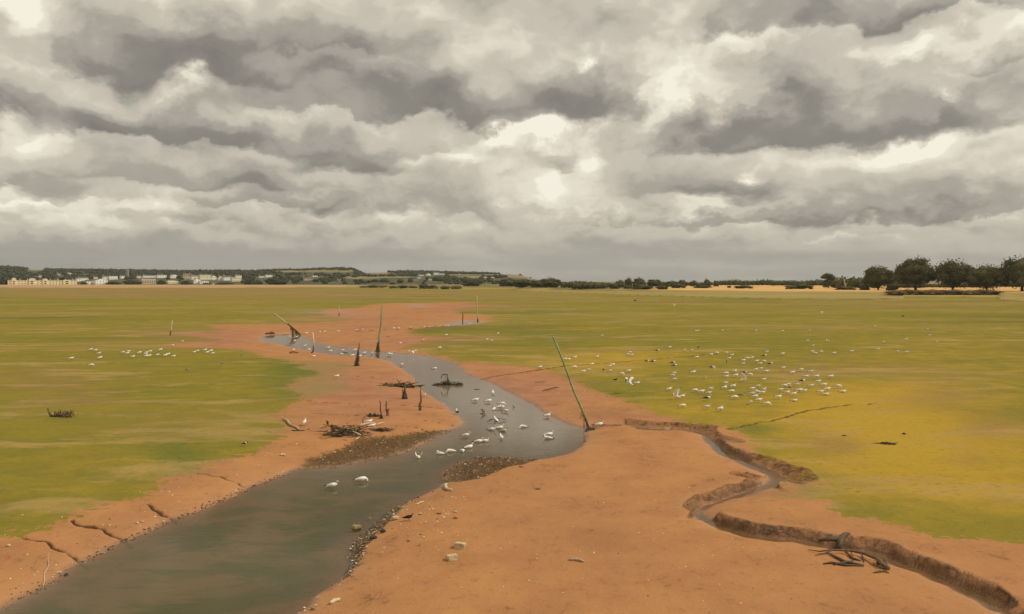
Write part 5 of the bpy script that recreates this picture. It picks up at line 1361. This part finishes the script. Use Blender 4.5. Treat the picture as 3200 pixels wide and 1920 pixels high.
# fallen pole hung with weed
p = hit(940,1046); Y = p.y; root = empty('fallen_pole', p); mb = MB()
mb.tube([(0, 0, -.1), at_depth(922,1031,Y) - p, at_depth(898,1012,Y) - p], [.15, .14, .13], 8); mb.build('wet_foot', M['wood_dark'], root, True)
mb = MB(); mb.tube([at_depth(898.3,1012.3,Y) - p, at_depth(855,979,Y) - p], [.125, .10], 8); mb.build('pole', M['pole_pale'], root, True)
mb = MB(); a = at_depth(916,1027,Y) - p; b_ = at_depth(915,1052,Y) - p
mb.tube([b_ - Vector((0,0,.3)), b_, a], [.24, .2, .16], 8); mb.build('prop', M['wood_dark'], root, True)
mb = MB(); rnd = random.Random(31)
for k in range(16):
    f = rnd.random(); q = (at_depth(908,1020,Y) - p).lerp(at_depth(932,1039,Y) - p, f); l = rnd.uniform(.5, 1.4)
    mb.tube([q, q + Vector((rnd.uniform(-.15,.15), -.1, -l * .5)), q + Vector((rnd.uniform(-.25,.25), -.12, -l))], [.05, .045, .02], 5)
mb.build('hanging_weed', M['weed'], root)
tag(root, 'long pale pole toppled to the left, propped on a weedy stump', 'pole', 'navigation poles along the creek')

# ------------------------------------------------------------------ driftwood
dw = 'driftwood on the left mud bank'
def tangle(c, L, Wd, Hh, n, rnd, r, mats, name, label, cat, group=None, weed_n=0, yaw=0, parent_parts=True):
    root = empty(name, c, yaw); mb = MB()
    for i in range(n):
        a = rnd.uniform(-.5, .5) + (math.pi if rnd.random() < .5 else 0)
        if rnd.random() < .25: a += rnd.uniform(-1.2, 1.2)
        l = L * rnd.uniform(.18, .5); x, y = rnd.uniform(-.36, .36) * L, rnd.uniform(-.4, .4) * Wd
        z = Hh * rnd.random() * (1 - abs(x) / L)
        p0 = Vector((x, y, z * .3)); d = Vector((math.cos(a), math.sin(a) * .5, rnd.uniform(-.15, .35))) * l
        p1 = p0 + d * .5 + Vector((rnd.gauss(0, .06) * L * .3, rnd.gauss(0, .05) * L * .3, rnd.uniform(0, .12) * Hh)); p2 = p0 + d
        p1.z = max(p1.z, .02); p2.z = max(p2.z, .01)
        rr = r * rnd.uniform(.5, 1.3)
        mb.tube([p0, p1, p2], [rr, rr * .8, rr * .25], 5)
    mb.build('branches', M[mats[0]], root, True)
    if weed_n:
        mb = MB()
        for _ in range(weed_n):
            x = rnd.gauss(0, .2) * L; y = rnd.gauss(0, .22) * Wd; z = abs(rnd.gauss(0, .35)) * Hh
            d1 = Vector((rnd.gauss(0, 1), rnd.gauss(0, .7), rnd.gauss(0, .35))).normalized(); d2 = d1.cross(Vector((rnd.gauss(0, 1), rnd.gauss(0, 1), rnd.gauss(0, 1)))).normalized()
            s1 = r * rnd.uniform(2.0, 5); s2 = r * rnd.uniform(.7, 1.6); q = Vector((x, y, z + .03))
            mb.add([q - d1 * s1, q + d2 * s2, q + d1 * s1, q - d2 * s2], [(0, 1, 2, 3)])
        for _ in range(10):
            lump(mb, (rnd.gauss(0, .17) * L, rnd.gauss(0, .2) * Wd, Hh * .12), L * rnd.uniform(.04, .08), Wd * rnd.uniform(.10, .18), Hh * rnd.uniform(.08, .16), rnd, .3)
        mb.build('weed', M[mats[1]], root)
    return tag(root, label, cat, group)
rnd = random.Random(17)
p = hit(1085,1358); w = px_w(150, p.y)
tangle(p, w, w * .75, w * .24, 40, rnd, .032, ('wood_dark', 'weed'), 'driftwood_pile', 'big dark tangled heap of branches and weed on the left mud bank', 'driftwood', dw, 220)
p = hit(1190,1347); w = px_w(64, p.y)
tangle(p, w, w * .6, w * .16, 16, rnd, .03, ('wood_dark', 'weed'), 'twig_heap', 'small dark twig heap right of the big driftwood heap', 'driftwood', dw, 90)
p = hit(1165,1302); w = px_w(48, p.y)
tangle(p, w, w * .6, w * .3, 14, rnd, .03, ('wood_dark', 'weed'), 'twig_heap', 'small twig heap left of the thin upright sticks', 'driftwood', dw, 60)
p = hit(1255,1209); w = px_w(118, p.y)
tangle(p, w, w * .45, w * .10, 34, rnd, .05, ('wood_brown', 'weed'), 'driftwood_row', 'long low row of brown twigs behind the rotten stump', 'driftwood', dw, 130)
stick([(1117,1331),(1130,1328),(1150,1323),(1172,1323)], [.05,.07,.06,.03], 'wood_cream', 'pale bleached branch beside the two resting gulls', 'bleached_branch', group=dw, lift=[.05,.12,.18,.12])
stick([(1135,1324),(1134,1310),(1140,1300)], [.05,.045,.03], 'wood_pale', 'upright forked stub rising behind the pale bleached branch', 'branch_stub', group=dw, lift=[.1,.42,.75])
stick([(1176,1328),(1190,1322),(1203,1321)], [.035,.04,.02], 'wood_cream', 'thin pale branch tip lying right of the resting gulls', 'bleached_branch', group=dw, lift=[.06,.12,.1])
stick([(1102,1348),(1118,1355),(1132,1363)], [.045,.045,.035], 'wood_cream', 'pale stick slanting across the front of the dark heap', 'bleached_branch', group=dw, lift=[.25,.2,.06])
stick([(1111,1374),(1119,1369),(1125,1365)], [.04,.045,.03], 'wood_cream', 'short pale stick at the front foot of the dark heap', 'bleached_branch', group=dw, lift=[.04,.06,.1])
stick([(1035,1329),(1050,1332),(1080,1341)], [.05,.06,.05], 'wood_brown', 'brown branch arching over the left of the dark heap', 'branch', group=dw, lift=[.75,.8,.4], side=[[(1034,1330,.75),(1036,1346,.02)],[(1040,1334,.75),(1042,1352,.02)]])
stick([(1008,1361),(1028,1355),(1045,1358)], [.03,.07,.06], 'wood_dark', 'dark branch pointing left from the dark heap', 'branch', group=dw, lift=[.04,.1,.1])
stick([(1020,1314),(1024,1320),(1026,1327)], [.03,.08,.04], 'wood_brown', 'knobbly root end sticking up left of the dark heap', 'root_end', group=dw, lift=[.55,.4,.1])
stick([(874,1301),(885,1308),(900,1318),(915,1331),(934,1342)], [.02,.07,.075,.08,.06], 'wood_pale', 'pale forked driftwood branch at the edge of the left algae', 'driftwood_branch', group=dw, lift=[.25,.12,.08,.08,.06], side=[[(886,1308,.14),(890,1297,.55)]])
stick([(912,1345),(930,1346),(952,1346)], [.03,.035,.02], 'wood_dark', 'dark thin stick below the pale forked driftwood branch', group=dw)
stick([(905,1102),(918,1100),(932,1103)], [.06,.09,.05], 'wood_dark', 'short dark curved branch on the mud left of the curved stake', group=dw, lift=[.06,.25,.06])
stick([(1070,1103),(1088,1104)], [.05,.04], 'wood_dark', 'tiny dark stick lying right of the curved stake', group=dw)
stick([(830,1043),(850,1041),(858,1042)], [.12,.3,.1], 'wood_dark', 'dark weedy log left of the fallen pole', 'driftwood_log', group=dw)
stick([(884,1044),(900,1042)], [.08,.05], 'wood_pale', 'pale stick lying between the dark log and the fallen pole', group=dw)
stick([(1210,1052),(1220,1048),(1229,1044)], [.08,.08,.05], 'wood_pale', 'pale slanting stick on the mud right of the straight green pole', group=dw, lift=[.1,.3,.5])
stick([(160,1718),(150,1755),(146,1780),(138,1805),(133,1834)], [.012,.018,.022,.024,.02], 'wood_pale', 'long thin pale stick on the near left mud bank', 'long_stick', group=None, side=[[(145,1782,.02),(158,1780,.03),(170,1781,.02)]])
stick([(1482,1225),(1498,1225)], [.035,.03], 'wood_dark', 'short dark stick floating in the creek right of the weedy snag', 'floating_stick')
stick([(1748,1210),(1730,1212),(1706,1218),(1695,1222)], [.03,.05,.05,.03], 'wood_brown', 'dry brown forked stick on the mud left of the leaning pole', 'forked_stick', lift=[.1,.1,.08,.05], side=[[(1718,1214,.1),(1706,1226,.03)],[(1734,1212,.1),(1737,1206,.2)]])
stick([(1672,1195),(1690,1194),(1706,1194)], [.02,.03,.015], 'wood_brown', 'thin brown twig behind the dry forked stick')
stick([(1777,1749),(1795,1748),(1812,1750),(1826,1755)], [.03,.05,.05,.025], 'wood_pale', 'reddish splintered wood piece alone on the open mud', 'wood_piece', lift=[.03,.04,.05,.03])
stick([(1302,1576),(1312,1570),(1325,1568)], [.03,.04,.03], 'wood_cream', 'white stripped stick at the right waterline', 'stripped_stick')
stick([(1396,1511),(1391,1517),(1393,1525),(1403,1529),(1413,1530)], [.05,.07,.07,.055,.03], 'wood_cream', 'pale crescent shaped driftwood at the foot of the right gravel bar', 'driftwood_piece', lift=[.08]*5)
stick([(875,1422),(883,1421),(891,1422)], [.06,.075,.05], 'wood_cream', 'short thick pale log chunk on the left mud near the gravel bar', 'log_chunk')
stick([(1030,1884),(1045,1876),(1063,1872)], [.05,.065,.04], 'wood_cream', 'pale wedge of wood at the near right waterline', 'wood_piece')
# twiggy diamond standing in the creek
p = hit(1604,1284); Y = p.y; o = empty('forked_stick', (p.x, p.y, ZW)); mb = MB(); pp = o.location
for a, b_ in (((1603,1290),(1606,1273)),((1606,1273),(1613,1286)),((1606,1276),(1602,1284)),((1606,1273),(1601,1268))):
    mb.tube([at_depth(*a, Y) - pp, at_depth(*b_, Y) - pp], [.035, .02], 5)
mb.build('twigs', M['wood_dark'], o); tag(o, 'small dark forked stick poking out of the creek', 'stick')
# weedy snag in the water
p = hit(1396,1212); Y = p.y; root = empty('weedy_snag', (p.x, p.y, ZW - .02)); pp = root.location; mb = MB()
def ad(x, y, dy=0): return at_depth(x, y, Y + dy) - pp
for q, r in (([ad(1378,1184),ad(1382,1172),ad(1390,1170),ad(1398,1171)],[.025,.045,.05,.05]),([ad(1398,1171),ad(1398,1185),ad(1404,1200),ad(1413,1228)],[.05,.05,.07,.10]),([ad(1391,1171),ad(1392,1195)],[.02,.012]),
 ([ad(1382,1172),ad(1381,1180)],[.03,.015]),([ad(1386,1190),ad(1396,1212),ad(1410,1226)],[.04,.07,.11]),([ad(1400,1182),ad(1409,1208)],[.035,.03]),([ad(1372,1205),ad(1388,1212)],[.03,.04]),([ad(1425,1218),ad(1440,1202)],[.05,.03])):
    mb.tube(q, r, 6)
mb.build('bent_frame', M['wood_dark'], root, True)
mb = MB(); rnd = random.Random(77)
for cx, cy, rx, rz, n in ((1385,1216,22,.30,260),(1400,1214,22,.42,260),(1362,1215,13,.14,110),(1428,1213,17,.26,160),(1440,1208,9,.2,60)):
    c = at_depth(cx, 1218, Y) - pp; rxm = px_w(rx, Y)
    for _ in range(n):
        q = Vector((c.x + rnd.gauss(0, .42) * rxm, rnd.gauss(0, .25), abs(rnd.gauss(0, .45)) * rz))
        d1 = Vector((rnd.gauss(0, 1), rnd.gauss(0, 1), rnd.gauss(0, .9))).normalized(); d2 = d1.cross(Vector((rnd.gauss(0, 1), 1, rnd.gauss(0, 1)))).normalized()
        s1 = rnd.uniform(.05, .13); mb.add([q - d1 * s1, q + d2 * s1 * .3, q + d1 * s1, q - d2 * s1 * .3], [(0, 1, 2, 3)])
mb.build('weed', M['weed'], root); tag(root, 'weedy snag with a bent frame of branches standing in the creek', 'snag')
# upturned stump on the left algae
p = hit(188,1303); Y = p.y; root = empty('upturned_stump', p); pp = p; mb = MB()
mb.tube([ad(160,1301),ad(154,1290),ad(149,1276)], [.09,.07,.05], 7); mb.tube([ad(158,1302),ad(185,1298),ad(215,1290)], [.08,.1,.05], 7)
mb.build('stem', M['wood_brown'], root, True); mb = MB()
for k in range(26):
    x = rnd.uniform(170, 232); q = ad(x, 1298, rnd.uniform(-.3, .3)); q.z = max(q.z, .05)
    mb.tube([q, q + Vector((rnd.gauss(0, .12), rnd.gauss(0, .1), rnd.uniform(.1, .45)))], [.04, .015], 5)
for k in range(140):
    q = ad(rnd.gauss(203, 15), 1296, rnd.gauss(0, .25)); q.z = abs(rnd.gauss(.12, .13)); d1 = Vector((rnd.gauss(0, 1), rnd.gauss(0, 1), rnd.gauss(0, .7))).normalized(); d2 = d1.cross(Vector((0, 1, rnd.gauss(0, 1)))).normalized()
    s1 = rnd.uniform(.05, .12); mb.add([q - d1 * s1, q + d2 * s1 * .4, q + d1 * s1, q - d2 * s1 * .4], [(0, 1, 2, 3)])
mb.build('roots', M['wood_brown'], root); tag(root, 'upturned stump with ragged roots on the left algae', 'stump')
# branch lying along the narrow creek
p = hit(2660,1750); root = empty('fallen_branch', p); pp = p
def gp(x, y, l): q = hit(x, y, l); return Vector((q.x, q.y, q.z + l)) - pp
mb = MB()
mb.tube([gp(2775,1778,.05),gp(2752,1757,.16),gp(2740,1745,.2),gp(2700,1728,.14),gp(2660,1720,.12),gp(2600,1718,.12),gp(2560,1723,.08),gp(2525,1718,.05)], [.09,.085,.06,.05,.042,.035,.025,.012], 7)
mb.build('limb', M['wood_brown'], root, True); mb = MB()
for q, r in (([gp(2690,1728,.12),gp(2698,1742,.06),gp(2700,1757,.02)],[.03,.03,.012]),([gp(2640,1722,.1),gp(2650,1730,.06),gp(2665,1745,.04),gp(2690,1752,.03)],[.03,.035,.045,.02]),([gp(2600,1720,.1),gp(2580,1728,.05),gp(2547,1736,.02)],[.025,.02,.01]),
  ([gp(2585,1727,.05),gp(2615,1742,.05),gp(2640,1755,.05),gp(2700,1766,.04)],[.02,.045,.05,.02]),([gp(2572,1762,.03),gp(2600,1758,.05),gp(2640,1766,.04),gp(2700,1768,.03)],[.015,.04,.04,.02]),([gp(2605,1765,.03),gp(2640,1757,.06),gp(2668,1752,.05)],[.02,.035,.02]),
  ([gp(2660,1726,.1),gp(2668,1745,.05)],[.02,.015])): mb.tube(q, r, 6)
mb.build('twigs', M['wood_dark'], root, True); mb = MB()
for k in range(120):
    q = gp(rnd.gauss(2752, 9), rnd.gauss(1757, 8), .08); d1 = Vector((rnd.gauss(0, 1), rnd.gauss(0, 1), rnd.gauss(0, .6))).normalized(); d2 = d1.cross(Vector((0, .3, 1))).normalized(); s1 = rnd.uniform(.03, .08)
    mb.add([q - d1 * s1, q + d2 * s1 * .5, q + d1 * s1, q - d2 * s1 * .5], [(0, 1, 2, 3)])
mb.build('weed', M['weed'], root); tag(root, 'dark many-twigged branch lying beside the narrow creek', 'branch')
stick([(2728,1790),(2750,1785),(2766,1784),(2779,1791)], [.012,.03,.035,.012], 'wood_brown', 'short dark stick just below the many-twigged branch', lift=[.02,.05,.05,.02])
# dark root clod hanging over the narrow creek
p = hit(2622,1716); Y = p.y; root = empty('root_clod', p); pp = p; mb = MB()
mb.tube([ad(2618,1716),ad(2622,1700,.1),ad(2630,1682,.3),ad(2642,1671,.5),ad(2655,1667,.6)], [.13,.12,.12,.09,.04], 8); mb.tube([ad(2598,1690,.4),ad(2598,1670,.6)], [.05,.02], 6)
mb.tube([ad(2560,1690,.5),ad(2585,1686,.3),ad(2622,1684,.3)], [.05,.08,.1], 7)
mb.build('root', M['wood_dark'], root, True); mb = MB(); weed_tuft(mb, (0, .1, 0), .16, .35, rnd, 40); mb.build('weed', M['weed'], root)
tag(root, 'dark hooked root clod leaning over the cut bank of the narrow creek', 'root')

# ------------------------------------------------------------------ stones
def rock(cx, cy, w, h, mat, label, seed, name='rock', block=False, dp=.8, cat='rock', group='stones on the mud and shoreline'):
    p = hit(cx, cy + h * .35); rnd = random.Random(seed)
    W = px_w(w, p.y); Hh = px_w(h, p.y) * .85
    bm = bmesh.new()
    if block:
        bmesh.ops.create_cube(bm, size=1); bmesh.ops.bevel(bm, geom=bm.edges[:], offset=.09, segments=2, affect='EDGES')
        bmesh.ops.subdivide_edges(bm, edges=bm.edges[:], cuts=1)
        for v in bm.verts: v.co += Vector((rnd.gauss(0, .022), rnd.gauss(0, .022), rnd.gauss(0, .022))); v.co.x *= 1 + .16 * v.co.z
    else:
        bmesh.ops.create_icosphere(bm, subdivisions=3, radius=.5)
        ax = [Vector((rnd.gauss(0, 1), rnd.gauss(0, 1), rnd.gauss(0, 1))).normalized() for _ in range(9)]
        for v in bm.verts:
            n = v.co.normalized(); m_ = min(1.0, min(.78 / max(n.dot(a), .01) for a in ax)); v.co = n * .5 * m_ * (1 + .05 * math.sin(9 * n.x + seed) * math.cos(7 * n.y))
    bmesh.ops.scale(bm, verts=bm.verts[:], vec=(W, W * dp, Hh))
    me = bpy.data.meshes.new(name); bm.to_mesh(me); bm.free(); me.materials.append(M[mat])
    o = link(bpy.data.objects.new(name, me)); o.location = (p.x, p.y, max(p.z, ZW - .06) + Hh * .36); o.rotation_euler = (rnd.uniform(-.12, .12), rnd.uniform(-.12, .12), rnd.uniform(-.5, .5))
    return tag(o, label, cat, group)
rock(1438,1705,34,22,'stone_pale','squared pale stone block on the open mud, farther of two',1,'stone_block',True,.75)
rock(1413,1742,34,20,'stone_pale','squared pale stone block on the open mud, nearer of two, dark on its left',2,'stone_block',True,.75)
rock(1115,1650,36,24,'stone_grey','mossy boulder standing in the creek near the right shore',3,'boulder',dp=.9)
rock(1236,1617,27,17,'stone_pale','large pale rock at the shoreline left of the crow',4)
rock(1196,1658,19,17,'stone_dark','dark wet rock on the stony shoreline',5)
rock(1167,1678,24,16,'stone_dark','dark weedy rock on the stony shoreline below the round one',6)
rock(1372,1603,20,9,'stone_red','flat reddish stone right of the crow',7)
rock(1424,1617,16,11,'stone_red','reddish stone, lower of two stones right of the flat one',8)
rock(1422,1599,14,7,'stone_pale','pale stone, upper of two stones right of the flat one',9)
rock(1314,1605,13,10,'stone_pale','small pale stone just right of the crow',10)
rock(1277,1689,12,8,'stone_red','small reddish stone below the crow',11)
rock(978,1899,18,13,'stone_grey','grey stone at the near right waterline',12)
rock(951,1894,10,6,'shell','small white stone at the near right waterline',13)
rock(986,1890,11,7,'stone_pale','small pale stone touching the grey waterline stone',14)
rock(1629,1457,16,9,'stone_red','reddish stone by the right end of the gravel bar',15)
rock(1681,1526,17,9,'stone_grey','knobbly grey stone alone on the open mud',16)
rock(26,1704,15,9,'stone_pale','pale stone on the near left mud at the picture edge',17)
rock(184,1788,17,9,'stone_pale','pale stone at the near left waterline',18)
rock(207,1796,15,12,'stone_dark','dark stone in the shallows at the near left waterline',19)
rock(444,1629,11,9,'stone_pale','pale stone high on the near left mud, right of two',20)
rock(428,1634,10,7,'stone_pale','pale stone high on the near left mud, left of two',21)
rock(510,1629,10,5,'stone_pale','small flat pale stone by the left waterline',22)
rock(1155,1623,18,8,'stone_grey','flat grey stone in the shallows left of the pale shoreline rock',23)
rock(1163,1655,13,9,'stone_grey','grey stone in the shallows left of the dark wet rock',24)
rock(1985,938,11,7,'stone_grey','pale rounded lump lying far out on the right flats',25)
rock(2825,1355,12,7,'stone_dark','dark lump alone on the yellow algae at the right',26)
rock(2822,988,9,4,'stone_dark','small dark lump on the far right flats',27)
rock(2638,1361,15,4,'weed','dark flat weed scrap on the yellow algae',28,'weed_scrap',cat='seaweed')
p = hit(2771,1388); w = px_w(62, p.y)
tangle(p, w, w * .5, w * .08, 12, rnd, .025, ('wood_dark', 'weed'), 'weed_scrap', 'dark stringy weed scrap on the right algae', 'seaweed', None, 50)

# gravel and shells: too many to count
def scatter(name, items, mats, seed):
    rnd = random.Random(seed); mb = MB(); vs, fs = ico()
    pts = np.array([(a[0], a[1]) for a in items]); zz = ground(pts[:, 0], pts[:, 1])
    for (x, y, s, m_), z in zip(items, zz):
        if z < ZW - .05: continue
        sx, sy, sz = s * rnd.uniform(.7, 1.3), s * rnd.uniform(.7, 1.3), s * rnd.uniform(.35, .7)
        mb.add([(x + v.x * sx, y + v.y * sy, z + sz * .35 + v.z * sz) for v in vs], fs, m_)
    o = mb.build(name, [M[m_] for m_ in mats]); tag(o, kind='stuff')
rnd = random.Random(41)
items = []
for bi, B in enumerate(BARS):
    lo, hi = B.min(0), B.max(0); got = 0; k = 0
    while got < (700, 650, 1100)[bi]:
        x = rnd.uniform(lo[0], hi[0]); y = rnd.uniform(lo[1], hi[1])
        if not inside(np.array([x]), np.array([y]), B)[0]: continue
        got += 1; u = rnd.random(); items.append((x, y, rnd.uniform(.02, .05) if u < .85 else rnd.uniform(.03, .06), 0 if u < .93 else (1 if u < .99 else 2)))
scatter('bar_gravel', items, ('pebble', 'pebble_pale', 'shell'), 5)
items = []
def along(pts, n, sd, off=0, big=.05, pale=.45):
    P = poly(pts, ZW); seg = np.sqrt(((P[1:] - P[:-1]) ** 2).sum(1)); c = seg / seg.sum()
    for _ in range(n):
        u = rnd.random(); k = 0
        while u > c[k] and k < len(c) - 1: u -= c[k]; k += 1
        f = min(u / c[k], 1); q = P[k] * (1 - f) + P[k + 1] * f; d = P[k + 1] - P[k]; nn = np.array([d[1], -d[0]]) / (np.hypot(*d) + 1e-9)
        q = q + nn * (off + rnd.gauss(0, sd)); items.append((q[0], q[1], big * rnd.uniform(.25, 1.0) ** 1.5, 0 if rnd.random() > pale else (1 if rnd.random() < .8 else 2)))
along([(1085,1768),(1110,1707),(1123,1681),(1162,1642),(1220,1597),(1269,1571),(1330,1542)], 230, .28, .12, .065, .35)
along([(1055,1820),(1085,1768),(1110,1707),(1123,1681),(1162,1642)], 150, .16, .08, .05, .4)
along([(929,1920),(981,1872),(1078,1800)], 40, .15, .05, .04)
along([(0,1904),(138,1835),(302,1736),(447,1667),(600,1605),(782,1525),(939,1466)], 800, .13, .03, .05, .22)
along([(1160,1122),(1250,1150),(1288,1176),(1318,1221),(1392,1266),(1450,1318),(1415,1344)], 240, .16, 0, .055, .7)
along([(1457,1169),(1600,1231),(1700,1290),(1790,1328)], 200, .2, 0, .045, .45)
scatter('shoreline_pebbles', items, ('pebble', 'pebble_pale', 'shell'), 6)
items = []
for _ in range(520):                   # crumbs of shell and stone scattered over the mud
    px = rnd.uniform(0, 2500); py = 1080 + 840 * rnd.random() ** 1.3
    x, y = unz(px, py)
    if sdf(np.array([x]), np.array([y]), P_MUD)[0] < .1: continue
    items.append((x, y, rnd.uniform(.010, .024) * (1 + y / 90), 2 if rnd.random() < .4 else (1 if rnd.random() < .6 else 0)))
for cx, cy, sx, sy, n in ((1340,1640,70,40,90),(1380,1560,60,25,50),(560,1560,90,50,60),(1700,1250,110,50,70),(250,1700,120,60,40),(1000,1420,120,40,40),(60,1800,50,40,30)):
    for _ in range(n):
        x, y = unz(rnd.gauss(cx, sx), rnd.gauss(cy, sy)); items.append((x, y, rnd.uniform(.012, .032) * (1 + y / 120), 2 if rnd.random() < .35 else (1 if rnd.random() < .7 else 0)))
scatter('shell_crumbs', items, ('pebble', 'pebble_pale', 'shell'), 7)

# ------------------------------------------------------------------ two figures under the tallest oak
M['cloth_dark'] = simple('dark_clothing', (.025, .022, .022), .9, .2, 9)
M['skin'] = simple('skin', (.45, .27, .19), .6, .1, 9)
def figure(name, joints, edges, radii, at, label, face_rot=0, head=None):
    me = bpy.data.meshes.new(name); me.from_pydata(joints, edges, []); me.materials.append(M['cloth_dark']); me.materials.append(M['skin'])
    o = link(bpy.data.objects.new(name, me)); o.location = at; o.rotation_euler.z = face_rot
    sk = o.modifiers.new('skin', 'SKIN'); sk.use_smooth_shade = True
    for i, r in enumerate(radii): me.skin_vertices[0].data[i].radius = r if isinstance(r, tuple) else (r, r)
    me.skin_vertices[0].data[0].use_root = True
    su = o.modifiers.new('smooth', 'SUBSURF'); su.levels = 1; su.render_levels = 2
    return tag(o, label, 'person', 'figures on the straw field')
J = [(0, 0, .95), (0, 0, 1.2), (0, 0, 1.42), (0, -.01, 1.52), (0, -.03, 1.64), (0, -.02, 1.76), (.19, 0, 1.40), (.24, .02, 1.12), (.23, -.06, .86), (.23, -.09, .76), (-.19, 0, 1.40), (-.24, .02, 1.12), (-.23, -.06, .86), (-.23, -.09, .76),
     (.10, 0, .88), (.12, -.02, .48), (.13, .03, .08), (.13, -.12, .04), (-.10, 0, .88), (-.12, .04, .48), (-.13, .08, .08), (-.13, -.06, .04)]
E = [(0, 1), (1, 2), (2, 3), (3, 4), (4, 5), (2, 6), (6, 7), (7, 8), (8, 9), (2, 10), (10, 11), (11, 12), (12, 13), (0, 14), (14, 15), (15, 16), (16, 17), (0, 18), (18, 19), (19, 20), (20, 21)]
RA = [(.16, .12), (.17, .12), (.16, .11), .06, .11, .085, .075, .055, .045, .035, .075, .055, .045, .035, .10, .075, .05, .04, .10, .075, .05, .04]
p = hit(2837, 909)
figure('person', J, E, RA, (p.x, p.y, p.z - .02), 'dark clothed person standing upright left of the tallest oak trunk', .3)
J2 = [(0, .1, .62), (0, -.08, .86), (0, -.30, .98), (0, -.40, 1.0), (0, -.52, 1.02), (0, -.60, 1.05), (.18, -.26, .92), (.2, -.34, .62), (.14, -.46, .36), (.12, -.5, .28), (-.18, -.26, .92), (-.2, -.34, .62), (-.14, -.46, .36), (-.12, -.5, .28),
      (.11, .1, .56), (.15, -.2, .46), (.14, .04, .08), (.14, -.12, .04), (-.11, .1, .56), (-.15, -.2, .46), (-.14, .04, .08), (-.14, -.12, .04)]
p = hit(2829, 909)
figure('person', J2, E, RA, (p.x, p.y, p.z - .02), 'dark clothed person crouching beside the standing one', -.9)
